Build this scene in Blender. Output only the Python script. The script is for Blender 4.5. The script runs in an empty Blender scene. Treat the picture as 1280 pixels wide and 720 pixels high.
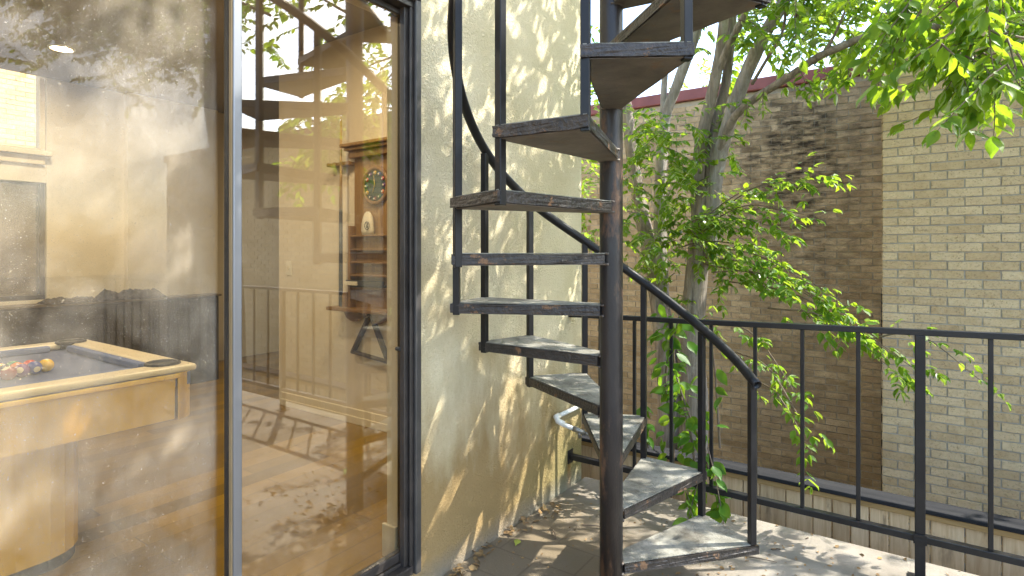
import bpy, bmesh, math, random
import numpy as np
from mathutils import Vector, Matrix, noise

random.seed(7); RNG = np.random.default_rng(11)
D = bpy.data; sc = bpy.context.scene; COL = sc.collection
PI = math.pi
TH = math.radians(34.8); CT, ST = math.cos(TH), math.sin(TH)
FPX, HZ, EYE = 715.0, 314.0, 1.412       # focal length in photo pixels, horizon row, eye height
WX = -1.67                               # outer face of the stucco house wall
RAILY = 3.01                             # line of the patio railing
FZ = 0.12                                # indoor floor level
SUN = Vector((1.25, 1.0, 1.8)).normalized()   # direction towards the sun

# ------------------------------------------------------------------ helpers
ORIG = {}
def tag(o, label=None, cat=None, group=None, kind=None):
    if label: o['label'] = label
    if cat: o['category'] = cat
    if group: o['group'] = group
    if kind: o['kind'] = kind
    return o
def thing(name, loc, label, cat, group=None):
    o = D.objects.new(name, None); COL.objects.link(o); o.empty_display_size = .1
    o.location = loc; ORIG[o.name] = Vector(loc)
    return tag(o, label, cat, group)
def obj(name, bm, mat, parent=None, smooth=False, bevel=0, seg=2, origin=None):
    """link a bmesh given in world coordinates as ONE mesh object"""
    me = D.meshes.new(name); bm.to_mesh(me); bm.free()
    return link(name, me, mat, parent, smooth, bevel, seg, origin)
def link(name, me, mat, parent=None, smooth=False, bevel=0, seg=2, origin=None):
    o = D.objects.new(name, me); COL.objects.link(o)
    if mat: me.materials.append(mat)
    w = ORIG[parent.name] if parent else Vector(origin or (0, 0, 0))
    me.transform(Matrix.Translation(-w))
    ORIG[o.name] = w
    if parent: o.parent = parent
    else: o.location = w
    if smooth:
        me.polygons.foreach_set('use_smooth', [True]*len(me.polygons))
    if bevel:
        m = o.modifiers.new('bevel', 'BEVEL'); m.width = bevel; m.segments = seg; m.limit_method = 'ANGLE'; m.angle_limit = .6
    return o
def B(): return bmesh.new()
def box(bm, x0, x1, y0, y1, z0, z1):
    v = [bm.verts.new(p) for p in ((x0,y0,z0),(x1,y0,z0),(x1,y1,z0),(x0,y1,z0),(x0,y0,z1),(x1,y0,z1),(x1,y1,z1),(x0,y1,z1))]
    for f in ((3,2,1,0),(4,5,6,7),(0,1,5,4),(1,2,6,5),(2,3,7,6),(3,0,4,7)): bm.faces.new([v[i] for i in f])
    return bm
def bx(*a): return box(B(), *a)
def prism(bm, poly, z0, z1):
    a = [bm.verts.new((p[0], p[1], z0)) for p in poly]; b = [bm.verts.new((p[0], p[1], z1)) for p in poly]
    n = len(poly); bm.faces.new(a[::-1]); bm.faces.new(b)
    for i in range(n): bm.faces.new((a[i], a[(i+1) % n], b[(i+1) % n], b[i]))
    return bm
def extrude_xz(bm, poly, y0, y1):
    a = [bm.verts.new((p[0], y0, p[1])) for p in poly]; b = [bm.verts.new((p[0], y1, p[1])) for p in poly]
    n = len(poly); bm.faces.new(a); bm.faces.new(b[::-1])
    for i in range(n): bm.faces.new((a[(i+1) % n], a[i], b[i], b[(i+1) % n]))
    return bm
def catmull(pts, n=6):
    P = [Vector(p) for p in pts]; P = [P[0]*2-P[1]] + P + [P[-1]*2-P[-2]]; out = []
    for i in range(1, len(P)-2):
        for j in range(n):
            t = j/n
            out.append(.5*((2*P[i]) + (P[i+1]-P[i-1])*t + (2*P[i-1]-5*P[i]+4*P[i+1]-P[i+2])*t*t + (3*P[i]-P[i-1]-3*P[i+1]+P[i+2])*t**3))
    out.append(P[-2]); return out
def lerp_list(vals, m):
    k = len(vals)-1; out = []
    for i in range(m):
        t = i/(m-1)*k; a = min(int(t), k-1); out.append(vals[a]+(vals[a+1]-vals[a])*(t-a))
    return out
def tube(bm, pts, radii, n=8, cap=True, wob=0, up=None):
    pts = [Vector(p) for p in pts]
    if not isinstance(radii, (list, tuple)): radii = [radii]*len(pts)
    if len(radii) != len(pts): radii = lerp_list(list(radii), len(pts))
    rings = []; u = None
    for i, p in enumerate(pts):
        t = (pts[min(i+1, len(pts)-1)]-pts[max(i-1, 0)])
        t = t.normalized() if t.length > 1e-9 else Vector((0, 0, 1))
        if u is None:
            a = Vector((0, 0, 1)) if abs(t.z) < .9 else Vector((1, 0, 0))
            u = t.cross(a).normalized()
        u = (u - t*u.dot(t)).normalized(); w = t.cross(u)
        r = []
        for k in range(n):
            a = 2*PI*k/n
            rr = radii[i]*(1+wob*math.sin(3*a+i*.7)*.5+wob*random.uniform(-.5, .5))
            r.append(bm.verts.new(p+u*math.cos(a)*rr+w*math.sin(a)*rr))
        rings.append(r)
    for a, b in zip(rings, rings[1:]):
        for k in range(n): bm.faces.new((a[k], a[(k+1) % n], b[(k+1) % n], b[k]))
    if cap: bm.faces.new(rings[0][::-1]); bm.faces.new(rings[-1])
    return bm
def ball(bm, c, r, u=16, v=10, s=(1, 1, 1)):
    bmesh.ops.create_uvsphere(bm, u_segments=u, v_segments=v, radius=r,
        matrix=Matrix.Translation(c) @ Matrix.Diagonal((s[0], s[1], s[2], 1)))
    return bm
def cyl(bm, c, r, h, axis='Z', n=24, r2=None):
    R = {'Z': Matrix.Identity(4), 'Y': Matrix.Rotation(PI/2, 4, 'X'), 'X': Matrix.Rotation(PI/2, 4, 'Y')}[axis]
    bmesh.ops.create_cone(bm, cap_ends=True, segments=n, radius1=r, radius2=r if r2 is None else r2, depth=h, matrix=Matrix.Translation(c) @ R)
    return bm
def ray(px, py):
    a = (px-640)/FPX; b = (HZ-py)/FPX
    return Vector((a*CT-ST, a*ST+CT, b))
def onY(px, py, Y):
    r = ray(px, py); t = Y/r.y
    return Vector((r.x*t, Y, EYE+r.z*t))

# ------------------------------------------------------------------ materials
class NT:
    def __init__(s, name):
        s.m = D.materials.new(name); s.m.use_nodes = True; s.t = s.m.node_tree; s.t.nodes.clear()
        s.out = s.t.nodes.new('ShaderNodeOutputMaterial')
    def n(s, typ, ins=None, **props):
        x = s.t.nodes.new('ShaderNode'+typ)
        for k, v in props.items(): setattr(x, k, v)
        for k, v in (ins or {}).items(): s.set(x, k, v)
        return x
    def set(s, x, k, v):
        i = x.inputs[k]
        if isinstance(v, bpy.types.NodeSocket): s.t.links.new(v, i)
        elif isinstance(v, bpy.types.Node): s.t.links.new(v.outputs[0], i)
        else:
            if isinstance(v, tuple) and len(v) == 3 and i.type == 'RGBA': v = v+(1,)
            i.default_value = v
    def pos(s, scale=(1, 1, 1), obj=False, loc=(0, 0, 0)):
        src = s.n('TexCoord').outputs['Object'] if obj else s.n('NewGeometry').outputs['Position']
        return s.n('Mapping', {'Vector': src, 'Scale': scale, 'Location': loc})
    def noise(s, vec, scale, detail=5, rough=.55, dist=0):
        return s.n('TexNoise', {'Vector': vec, 'Scale': scale, 'Detail': detail, 'Roughness': rough, 'Distortion': dist}).outputs[0]
    def ramp(s, fac, a, b, ca=(0, 0, 0), cb=(1, 1, 1)):
        r = s.n('ValToRGB', {'Fac': fac}); e = r.color_ramp.elements
        e[0].position, e[1].position = a, b; e[0].color = ca+(1,); e[1].color = cb+(1,)
        return r.outputs[0]
    def mix(s, fac, a, b, mode='MIX'):
        x = s.n('Mix', data_type='RGBA', blend_type=mode)
        s.set(x, 0, fac); s.set(x, 6, a); s.set(x, 7, b)
        return x.outputs[2]
    def math(s, op, a, b=0.0, clamp=False):
        x = s.n('Math', operation=op, use_clamp=clamp); s.set(x, 0, a); s.set(x, 1, b); return x.outputs[0]
    def bump(s, h, strength=.3, dist=.01, normal=None):
        ins = {'Height': h, 'Strength': strength, 'Distance': dist}
        if normal is not None: ins['Normal'] = normal
        return s.n('Bump', ins).outputs[0]
    def bsdf(s, **k):
        x = s.n('BsdfPrincipled'); 
        for a, v in k.items(): s.set(x, a.replace('_', ' '), v)
        s.t.links.new(x.outputs[0], s.out.inputs[0]); return x

def surf(name, c1, c2, scale=4, rough=.6, bump=.15, bscale=80, bdist=.004, metal=0, stretch=(1, 1, 1), patch=None, pscale=6, pthr=(.56, .66), spec=.5, obj=False, r2=None):
    """general two-tone surface with fine relief and optional worn patches"""
    t = NT(name); p = t.pos(stretch, obj)
    n1 = t.noise(p, scale, 8, .62)
    col = t.ramp(n1, .3, .7, c1, c2)
    rv = rough
    if patch:
        m = t.ramp(t.noise(p, pscale, 8, .7), pthr[0], pthr[1])
        col = t.mix(m, col, patch)
        rv = t.ramp(m, 0, 1, (rough,)*3, (min(1, rough+.35),)*3)
    h = t.noise(p, bscale, 4, .6)
    t.bsdf(Base_Color=col, Roughness=rv, Metallic=metal, Normal=t.bump(h, bump, bdist), Specular_IOR_Level=spec)
    return t.m

def brick_mat(name, c1, c2, stain=0, stain_x=0):
    """fired clay, each brick its own tone, with optional dirt and painted shade"""
    t = NT(name); gn = t.n('NewGeometry'); g = gn.outputs['Position']; ri = gn.outputs['Random Per Island']
    s = t.n('SeparateXYZ', {'Vector': g})
    mid = t.noise(g, 16, 8, .68); fine = t.noise(g, 75, 6, .72)
    tone = t.math('ADD', t.math('MULTIPLY', ri, .34), t.math('MULTIPLY', mid, .66))
    col = t.ramp(tone, .2, .78, c1, c2)
    col = t.mix(t.math('MULTIPLY', t.ramp(fine, .54, .68), .75), col, tuple(x*.42 for x in c1))
    edge = t.ramp(t.noise(t.n('Mapping', {'Vector': g, 'Scale': (3, 3, 26)}), 1.6, 6, .7), .56, .74)
    col = t.mix(t.math('MULTIPLY', edge, .35), col, tuple(x*.45 for x in c1))
    if stain: col = grime_and_shade(t, g, s, col, stain, stain_x)
    h = t.math('ADD', t.math('MULTIPLY', fine, .5), t.math('MULTIPLY', mid, .6))
    t.bsdf(Base_Color=col, Roughness=.92, Normal=t.bump(h, .8, .010), Specular_IOR_Level=.2)
    return t.m
def grime_and_shade(t, g, s, col, stain, stain_x):  # black staining, plus a brown wash that paints in the tree's shade
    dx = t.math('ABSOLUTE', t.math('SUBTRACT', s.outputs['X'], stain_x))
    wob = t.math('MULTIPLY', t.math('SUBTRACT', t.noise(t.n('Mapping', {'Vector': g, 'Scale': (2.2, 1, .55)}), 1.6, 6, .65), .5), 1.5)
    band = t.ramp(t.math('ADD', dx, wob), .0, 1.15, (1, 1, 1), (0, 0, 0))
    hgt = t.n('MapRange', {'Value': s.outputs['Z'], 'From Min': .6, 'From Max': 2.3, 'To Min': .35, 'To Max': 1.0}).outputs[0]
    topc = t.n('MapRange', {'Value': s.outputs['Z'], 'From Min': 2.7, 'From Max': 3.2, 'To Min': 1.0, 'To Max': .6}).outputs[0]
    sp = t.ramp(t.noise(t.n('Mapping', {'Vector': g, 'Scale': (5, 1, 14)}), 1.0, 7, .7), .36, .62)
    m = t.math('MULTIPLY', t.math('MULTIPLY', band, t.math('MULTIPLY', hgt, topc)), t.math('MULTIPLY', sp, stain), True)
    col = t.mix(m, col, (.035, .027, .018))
    lowb = t.n('MapRange', {'Value': s.outputs['Z'], 'From Min': .2, 'From Max': 1.9, 'To Min': .42, 'To Max': .08}).outputs[0]  # brown wash, stronger lower down: dirt together with tree shade put into the colour
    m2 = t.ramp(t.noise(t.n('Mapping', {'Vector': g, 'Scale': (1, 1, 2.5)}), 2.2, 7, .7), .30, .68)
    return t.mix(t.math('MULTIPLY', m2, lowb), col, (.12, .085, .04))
def mortar_mat(name, c1, c2, stain=0, stain_x=0):
    t = NT(name); g = t.n('NewGeometry').outputs['Position']; s = t.n('SeparateXYZ', {'Vector': g})
    col = t.ramp(t.noise(g, 7, 8, .65), .3, .7, c1, c2)
    if stain: col = grime_and_shade(t, g, s, col, stain, stain_x)
    t.bsdf(Base_Color=col, Roughness=.95, Normal=t.bump(t.noise(g, 120, 5, .7), .6, .005), Specular_IOR_Level=.15)
    return t.m
def brick_courses(bm, a0, a1, z0, z1, at, axis='X', sgn=-1, L=.2035, H=.0605, gap=.0100, proud=.007):
    """running-bond bricks standing a little proud of the mortar plane at `at`"""
    rr = random.Random(3); z = z0; row = 0
    while z+H <= z1+.002:
        x = a0-(L+gap)*(.5 if row % 2 else 0)
        while x < a1:
            xa, xb = max(x, a0), min(x+L, a1)
            if xb-xa > .03:
                e = lambda q=.0018: rr.uniform(-q, q)
                p = proud+rr.uniform(-.002, .003); back = at-sgn*.01
                co = []
                for (u, zz, d) in ((xa, z, back), (xb, z, back), (xb, z+H, back), (xa, z+H, back)): co.append((u, d, zz))
                for (u, zz) in ((xa, z), (xb, z), (xb, z+H), (xa, z+H)): co.append((u+e(), at+sgn*(p+e(.0012)), zz+e()))
                if axis == 'Y': co = [(c[1], c[0], c[2]) for c in co]
                v = [bm.verts.new(c) for c in co]
                for f in ((4,5,6,7), (0,1,5,4), (1,2,6,5), (2,3,7,6), (3,0,4,7)):
                    f_ = bm.faces.new([v[k] for k in f]); f_.material_index = 1
            x += L+gap
        z += H+gap; row += 1
def brick_wall(name, base, spans, mort, brick, parent):
    bm = base
    for a in spans: brick_courses(bm, *a)
    bmesh.ops.recalc_face_normals(bm, faces=bm.faces)
    o = obj(name, bm, mort, parent); o.data.materials.append(brick); return o

def stucco_mat():
    t = NT('stucco'); g = t.n('NewGeometry').outputs['Position']; s = t.n('SeparateXYZ', {'Vector': g})
    col = t.ramp(t.noise(g, 2.5, 7, .6), .3, .75, (.585, .50, .305), (.74, .655, .45))
    # water-borne stains: ochre streaks low on the wall by the door, green algae towards the corner
    w = t.noise(t.n('Mapping', {'Vector': g, 'Scale': (1, 2.2, .8)}), 1.5, 7, .65)
    low = t.n('MapRange', {'Value': s.outputs['Z'], 'From Min': 0.1, 'From Max': 1.45, 'To Min': .75, 'To Max': .0}).outputs[0]
    oc = t.ramp(t.math('ADD', w, t.math('SUBTRACT', low, .30)), .42, .82)
    col = t.mix(t.math('MULTIPLY', oc, .85), col, (.30, .185, .06))
    yb = t.n('MapRange', {'Value': s.outputs['Y'], 'From Min': 2.1, 'From Max': 2.9, 'To Min': 0, 'To Max': .5}).outputs[0]
    lo2 = t.n('MapRange', {'Value': s.outputs['Z'], 'From Min': 0.0, 'From Max': 1.1, 'To Min': 1, 'To Max': 0}).outputs[0]
    gr = t.ramp(t.math('ADD', t.math('MULTIPLY', yb, lo2), t.math('MULTIPLY', t.noise(g, 3.1, 7, .65), .5)), .38, .72)
    col = t.mix(t.math('MULTIPLY', gr, .7), col, (.20, .195, .085))
    dy = t.math('ABSOLUTE', t.math('SUBTRACT', s.outputs['Y'], t.math('ADD', 2.975, t.math('MULTIPLY', t.noise(t.n('Mapping', {'Vector': g, 'Scale': (1, 1, 2)}), 4, 4), .05))))
    drip = t.math('MULTIPLY', t.ramp(dy, .006, .035, (1, 1, 1), (0, 0, 0)), t.ramp(s.outputs['Z'], .16, .20, (1, 1, 1), (0, 0, 0)))
    col = t.mix(t.math('MULTIPLY', drip, .75), col, (.30, .16, .04))
    base = t.ramp(t.math('ADD', s.outputs['Z'], t.math('MULTIPLY', t.noise(g, 9, 5, .7), .09)), .05, .16, (1, 1, 1), (0, 0, 0))
    col = t.mix(t.math('MULTIPLY', base, .6), col, (.25, .245, .225))
    speck = t.ramp(t.noise(g, 160, 3, .7), .62, .70)
    col = t.mix(t.math('MULTIPLY', speck, .6), col, (.20, .15, .08))
    h = t.math('ADD', t.noise(g, 75, 4, .65), t.math('MULTIPLY', t.noise(g, 190, 3, .6), .6))
    t.bsdf(Base_Color=col, Roughness=.95, Normal=t.bump(h, .85, .012), Specular_IOR_Level=.2)
    return t.m

def deck_mat():
    t = NT('deck_concrete'); g = t.n('NewGeometry').outputs['Position']; s = t.n('SeparateXYZ', {'Vector': g})
    col = t.ramp(t.noise(g, 3, 8, .65), .3, .72, (.19, .165, .13), (.30, .275, .235))
    br = t.n('TexBrick', {'Vector': t.n('Mapping', {'Vector': g, 'Rotation': (0, 0, .0)}), 'Color1': (0, 0, 0), 'Color2': (1, 1, 1), 'Mortar': (0, 0, 0), 'Scale': 1.0,
        'Mortar Size': .006, 'Mortar Smooth': .6, 'Brick Width': .40, 'Row Height': .20}, offset=.5)
    # grime gathers in the corner beside the house wall and under the stair
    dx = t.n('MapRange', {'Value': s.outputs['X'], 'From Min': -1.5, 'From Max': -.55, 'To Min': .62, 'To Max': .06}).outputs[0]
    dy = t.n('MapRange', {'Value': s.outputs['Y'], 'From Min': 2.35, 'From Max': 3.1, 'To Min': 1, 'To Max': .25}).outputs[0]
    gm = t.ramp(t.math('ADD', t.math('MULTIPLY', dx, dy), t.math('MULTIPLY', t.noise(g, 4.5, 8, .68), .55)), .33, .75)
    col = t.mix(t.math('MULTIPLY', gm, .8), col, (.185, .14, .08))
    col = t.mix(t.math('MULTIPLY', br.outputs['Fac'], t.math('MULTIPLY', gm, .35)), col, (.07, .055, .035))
    sp = t.ramp(t.noise(g, 120, 4, .75), .6, .7)
    col = t.mix(t.math('MULTIPLY', sp, .55), col, (.12, .10, .08))
    h = t.math('ADD', t.noise(g, 110, 5, .7), t.math('MULTIPLY', t.math('SUBTRACT', 1.0, br.outputs['Fac']), .25))
    t.bsdf(Base_Color=col, Roughness=.93, Normal=t.bump(h, .5, .006), Specular_IOR_Level=.25)
    return t.m

def wood_mat(name, c1, c2, grain_axis='Z', rough=.7, spec=.3, stain=None, island=True, gscale=1.0, knots=False):
    t = NT(name); g = t.n('NewGeometry'); ri = g.outputs['Random Per Island']
    sc_ = {'Z': (22, 22, 1.6), 'Y': (22, 1.6, 22), 'X': (1.6, 22, 22)}[grain_axis]
    off = t.n('CombineXYZ', {'X': t.math('MULTIPLY', ri, 37.0), 'Y': t.math('MULTIPLY', ri, 91.0), 'Z': t.math('MULTIPLY', ri, 53.0)})
    v = t.n('VectorMath', {0: g.outputs['Position'], 1: off.outputs[0]}, operation='ADD').outputs[0]
    mp = t.n('Mapping', {'Vector': v, 'Scale': tuple(x*gscale for x in sc_)})
    a = t.noise(mp, 1.0, 8, .7, 1.6)
    b = t.noise(t.n('Mapping', {'Vector': v, 'Scale': tuple(x*gscale*4 for x in sc_)}), 1.0, 4, .6)
    col = t.ramp(t.math('ADD', t.math('MULTIPLY', a, .75), t.math('MULTIPLY', b, .25)), .32, .68, c1, c2)
    if island:
        col = t.mix(t.math('MULTIPLY', ri, .45), col, tuple(x*.62 for x in c1))
    if stain:
        s = t.n('SeparateXYZ', {'Vector': g.outputs['Position']})
        up = t.n('MapRange', {'Value': s.outputs['Z'], 'From Min': stain[0], 'From Max': stain[1], 'To Min': 0, 'To Max': 1}).outputs[0]
        m = t.math('MULTIPLY', up, t.ramp(t.noise(t.n('Mapping', {'Vector': g.outputs['Position'], 'Scale': (5, 1, 1.2)}), 1.4, 6, .65), .57, .68))
        col = t.mix(m, col, (.045, .035, .025))
    t.bsdf(Base_Color=col, Roughness=rough, Normal=t.bump(a, .25, .004), Specular_IOR_Level=spec)
    return t.m

def plank_floor():
    t = NT('wood_floor_planks'); g = t.n('NewGeometry').outputs['Position']; s = t.n('SeparateXYZ', {'Vector': g})
    v = t.n('CombineXYZ', {'X': s.outputs['Y'], 'Y': s.outputs['X']})
    br = t.n('TexBrick', {'Vector': v, 'Color1': (0, 0, 0), 'Color2': (1, 1, 1), 'Mortar': (.2, .2, .2), 'Scale': 1.0, 'Mortar Size': .0016, 'Mortar Smooth': .2,
        'Brick Width': 1.15, 'Row Height': .125}, offset=.37)
    gr = t.noise(t.n('Mapping', {'Vector': g, 'Scale': (28, 1.4, 1)}), 1.3, 8, .7, 1.0)
    tone = t.math('ADD', t.math('MULTIPLY', br.outputs['Color'], .5), t.math('MULTIPLY', gr, .6))
    col = t.ramp(tone, .2, .85, (.12, .068, .004), (.29, .17, .012))
    col = t.mix(br.outputs['Fac'], col, (.05, .025, .008))
    t.bsdf(Base_Color=col, Roughness=t.ramp(gr, .2, .8, (.24,)*3, (.42,)*3), Specular_IOR_Level=.4, Normal=t.bump(t.math('SUBTRACT', 1.0, br.outputs['Fac']), .3, .002))
    return t.m

def glass_mat(name, tint, ior, dust_lo, dust_hi, seed, ymax=None, zfade=None):
    """clear pane: Fresnel mirror over tinted transmission, with a film of dried dust and drops on it"""
    t = NT(name); g = t.n('NewGeometry'); P = g.outputs['Position']
    bf = g.outputs['Backfacing']
    ir = t.math('ADD', t.math('MULTIPLY', t.math('SUBTRACT', 1.0, bf), ior), t.math('MULTIPLY', bf, 1.0/ior))
    fr = t.n('Fresnel', {'IOR': ir})
    clear = t.n('MixShader', {0: fr.outputs[0], 1: t.n('BsdfTransparent', {'Color': tint}).outputs[0], 2: t.n('BsdfGlossy', {'Color': (1, 1, 1), 'Roughness': .0}).outputs[0]})
    mp = t.n('Mapping', {'Vector': P, 'Location': (seed, seed, seed)})
    film = t.ramp(t.noise(mp, 1.7, 6, .6), .40, .68, (dust_lo,)*3, (dust_hi,)*3)
    run = t.noise(t.n('Mapping', {'Vector': P, 'Scale': (1, 60, 2.0)}), 1.6, 4, .6)
    film = t.math('MULTIPLY', film, t.math('ADD', .7, t.math('MULTIPLY', run, .6)))
    sp = t.ramp(t.noise(t.n('Mapping', {'Vector': P, 'Scale': (1, 1, .8)}), 330, 2, .5), .66, .74)
    sp2 = t.ramp(t.noise(mp, 95, 2, .5), .70, .76)
    grain = t.noise(mp, 900, 2, .6)
    film = t.math('MULTIPLY', film, t.math('ADD', .55, t.math('MULTIPLY', grain, .9)))
    big = t.math('MULTIPLY', t.math('ADD', t.math('MULTIPLY', sp, .45), t.math('MULTIPLY', sp2, .35)), min(1, dust_hi*3.0))
    d = t.math('ADD', film, big, True)
    s = t.n('SeparateXYZ', {'Vector': P})
    if ymax is not None:
        d = t.math('MULTIPLY', d, t.n('MapRange', {'Value': s.outputs['Y'], 'From Min': ymax-.006, 'From Max': ymax+.006, 'To Min': 1, 'To Max': .08}).outputs[0])
    if zfade is not None:
        d = t.math('MULTIPLY', d, t.n('MapRange', {'Value': s.outputs['Z'], 'From Min': zfade[0], 'From Max': zfade[1], 'To Min': 1, 'To Max': .25}).outputs[0])
    dirt = t.n('BsdfDiffuse', {'Color': (.66, .60, .51)})
    fin = t.n('MixShader', {0: d, 1: clear.outputs[0], 2: dirt.outputs[0]})
    t.t.links.new(fin.outputs[0], t.out.inputs[0])
    return t.m

def leaf_mat(name, dark, light, trans, gloss=.48):
    t = NT(name); g = t.n('NewGeometry'); ri = g.outputs['Random Per Island']
    big = t.noise(g.outputs['Position'], 2.2, 3)
    f = t.math('ADD', t.math('MULTIPLY', ri, .7), t.math('MULTIPLY', big, .3))
    col = t.ramp(f, .15, .85, dark, light)
    tc = t.mix(ri, trans, tuple(x*y for x, y in zip(trans, (1.5, 1.15, .8))))
    df = t.n('BsdfDiffuse', {'Color': col}); tr = t.n('BsdfTranslucent', {'Color': tc})
    m1 = t.n('MixShader', {0: .58, 1: df.outputs[0], 2: tr.outputs[0]})
    gl = t.n('BsdfGlossy', {'Color': (1, 1, 1), 'Roughness': gloss})
    lw = t.n('Fresnel', {'IOR': 1.38})
    fin = t.n('MixShader', {0: t.math('MULTIPLY', lw.outputs[0], .28), 1: m1.outputs[0], 2: gl.outputs[0]})
    t.t.links.new(fin.outputs[0], t.out.inputs[0])
    return t.m

def bark_mat(name, c1, c2):
    t = NT(name); g = t.n('NewGeometry').outputs['Position']
    a = t.noise(t.n('Mapping', {'Vector': g, 'Scale': (30, 30, 3.2)}), 1.0, 8, .7, .8)
    b = t.noise(g, 5, 6, .65)
    col = t.ramp(t.math('ADD', t.math('MULTIPLY', a, .65), t.math('MULTIPLY', b, .35)), .33, .66, c1, c2)
    lich = t.ramp(t.noise(g, 8, 7, .7), .58, .68)
    col = t.mix(t.math('MULTIPLY', lich, .5), col, (.42, .41, .37))
    t.bsdf(Base_Color=col, Roughness=.9, Normal=t.bump(a, 1.0, .03), Specular_IOR_Level=.2)
    return t.m

def emit(name, c, s):
    t = NT(name); e = t.n('Emission', {'Color': c, 'Strength': s}); t.t.links.new(e.outputs[0], t.out.inputs[0]); return t.m

M = {}
M['stucco'] = stucco_mat()
M['deck'] = deck_mat()
M['ground'] = surf('ground_soil', (.10, .075, .05), (.17, .13, .08), 3, .95, .5, 40, .02)
M['brick_dark'] = brick_mat('stained_shaded_brick', (.31, .225, .125), (.62, .49, .315), stain=1.35, stain_x=-1.0)
M['mortar_dark'] = mortar_mat('stained_shaded_mortar', (.34, .31, .25), (.50, .46, .38), stain=.9, stain_x=-1.0)
M['brick'] = brick_mat('tan_brick', (.42, .30, .165), (.64, .51, .325))
M['mortar'] = mortar_mat('grey_mortar', (.33, .30, .25), (.45, .42, .355))
M['brick_side'] = brick_mat('yellow_brick', (.42, .31, .17), (.60, .49, .31))
M['coping'] = surf('red_coping_metal', (.17, .045, .04), (.25, .07, .06), 4, .5, .1, 40)
M['black_metal'] = surf('black_painted_steel', (.006, .006, .007), (.018, .017, .017), 6, .36, .25, 120, .002, patch=(.07, .04, .025), pscale=9, pthr=(.66, .72), spec=.28)
M['pole_metal'] = surf('worn_black_pole', (.007, .007, .009), (.034, .028, .025), 6, .38, .6, 70, .003, stretch=(1, 1, .35), patch=(.15, .085, .05), pscale=11, pthr=(.57, .68), spec=.4)
M['tread_steel'] = surf('rusty_tread_steel', (.06, .05, .042), (.17, .14, .11), 7, .6, .5, 90, .004, patch=(.20, .125, .07), pscale=11, pthr=(.58, .72))
M['tread_edge'] = surf('flaking_tread_edge', (.010, .009, .009), (.05, .04, .032), 22, .42, .9, 60, .008, patch=(.20, .11, .055), pscale=10, pthr=(.58, .63))
M['tread_top'] = surf('gritty_tread_top', (.13, .125, .10), (.34, .33, .28), 9, .95, .7, 140, .005, patch=(.09, .08, .06), pscale=8, pthr=(.50, .68))
M['rail_metal'] = surf('railing_paint', (.006, .006, .007), (.016, .016, .017), 6, .38, .3, 110, .002, patch=(.13, .075, .055), pscale=7, pthr=(.68, .71), spec=.35)
M['picket'] = wood_mat('fence_boards', (.44, .30, .155), (.78, .61, .39), 'Z', .85, .2, stain=(-.28, .0), gscale=1.0)
M['fence_cap'] = surf('weathered_cap', (.016, .017, .020), (.04, .04, .042), 9, .95, .6, 60, .006, stretch=(.2, 3, 3), spec=.08)
M['fence_rail'] = wood_mat('fence_rail_board', (.25, .155, .06), (.42, .29, .13), 'X', .85, .2, island=False)
M['bark'] = bark_mat('bark', (.12, .095, .07), (.44, .385, .32))
M['bark_pale'] = bark_mat('pale_bark', (.17, .145, .12), (.50, .46, .41))
M['twig'] = surf('twig', (.10, .07, .045), (.22, .17, .12), 8, .85, .3)
M['leaf'] = leaf_mat('tree_leaf', (.05, .135, .014), (.12, .235, .026), (.30, .52, .03))
M['leaf_pale'] = leaf_mat('far_leaf', (.08, .15, .03), (.16, .24, .05), (.36, .52, .08))
M['leaf_vine'] = leaf_mat('vine_leaf', (.04, .14, .02), (.10, .24, .035), (.22, .42, .03), .38)
M['litter'] = surf('dry_leaf', (.13, .07, .03), (.36, .23, .09), 12, .8, .4, 60, .004)
M['floor'] = plank_floor()
M['wall_in'] = surf('interior_paint', (.60, .52, .40), (.63, .55, .43), 2, .85, .12, 160, .002)
M['wall_far'] = surf('interior_paint_far', (.68, .63, .54), (.71, .66, .57), 2, .85, .12, 160, .002)
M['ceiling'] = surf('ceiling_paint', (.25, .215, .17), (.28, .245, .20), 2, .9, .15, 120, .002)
M['trim'] = surf('cream_trim', (.66, .58, .44), (.70, .62, .48), 3, .5, .05)
M['bronze'] = surf('bronze_frame', (.022, .019, .017), (.055, .046, .04), 10, .38, .25, 100, .002, patch=(.15, .12, .09), pscale=24, pthr=(.64, .72))
M['alu'] = surf('anodised_frame', (.16, .17, .185), (.24, .25, .27), 5, .4, .1, 90, .001, metal=.7, stretch=(1, 1, .1))
M['tan_frame'] = surf('tan_gasket', (.22, .16, .08), (.30, .22, .12), 5, .6, .1)
M['pane_left'] = glass_mat('dusty_pane', (.935, .88, .745), 1.32, .008, .25, 3.0, ymax=.928)
M['pane_right'] = glass_mat('clear_pane', (.94, .885, .755), 2.15, .0, .075, 9.0, zfade=(.9, 1.7))
M['laminate'] = surf('yellow_laminate', (.48, .29, .015), (.55, .34, .025), 3, .6, .05, 60, .001)
M['rail_top'] = surf('table_rail', (.52, .45, .34), (.62, .55, .43), 5, .3, .05, 50, .001)
M['brass'] = surf('brass_trim', (.75, .52, .08), (.85, .62, .14), 5, .28, .05, 60, .001, metal=.9)
M['felt'] = surf('blue_felt', (.085, .105, .20), (.11, .135, .25), 9, .95, .3, 260, .002, spec=.1)
M['cushion'] = surf('blue_cushion', (.10, .13, .26), (.13, .165, .32), 9, .9, .3, 260, .002, spec=.1)
M['black_rubber'] = surf('black_plastic', (.012, .012, .012), (.03, .028, .026), 8, .5, .15)
M['charcoal'] = surf('charcoal_cloth_wall', (.036, .030, .026), (.07, .06, .05), 3, .9, .6, 120, .006)
M['cloth'] = surf('dark_cloth', (.03, .026, .024), (.085, .07, .06), 6, .95, .7, 60, .01)
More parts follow.
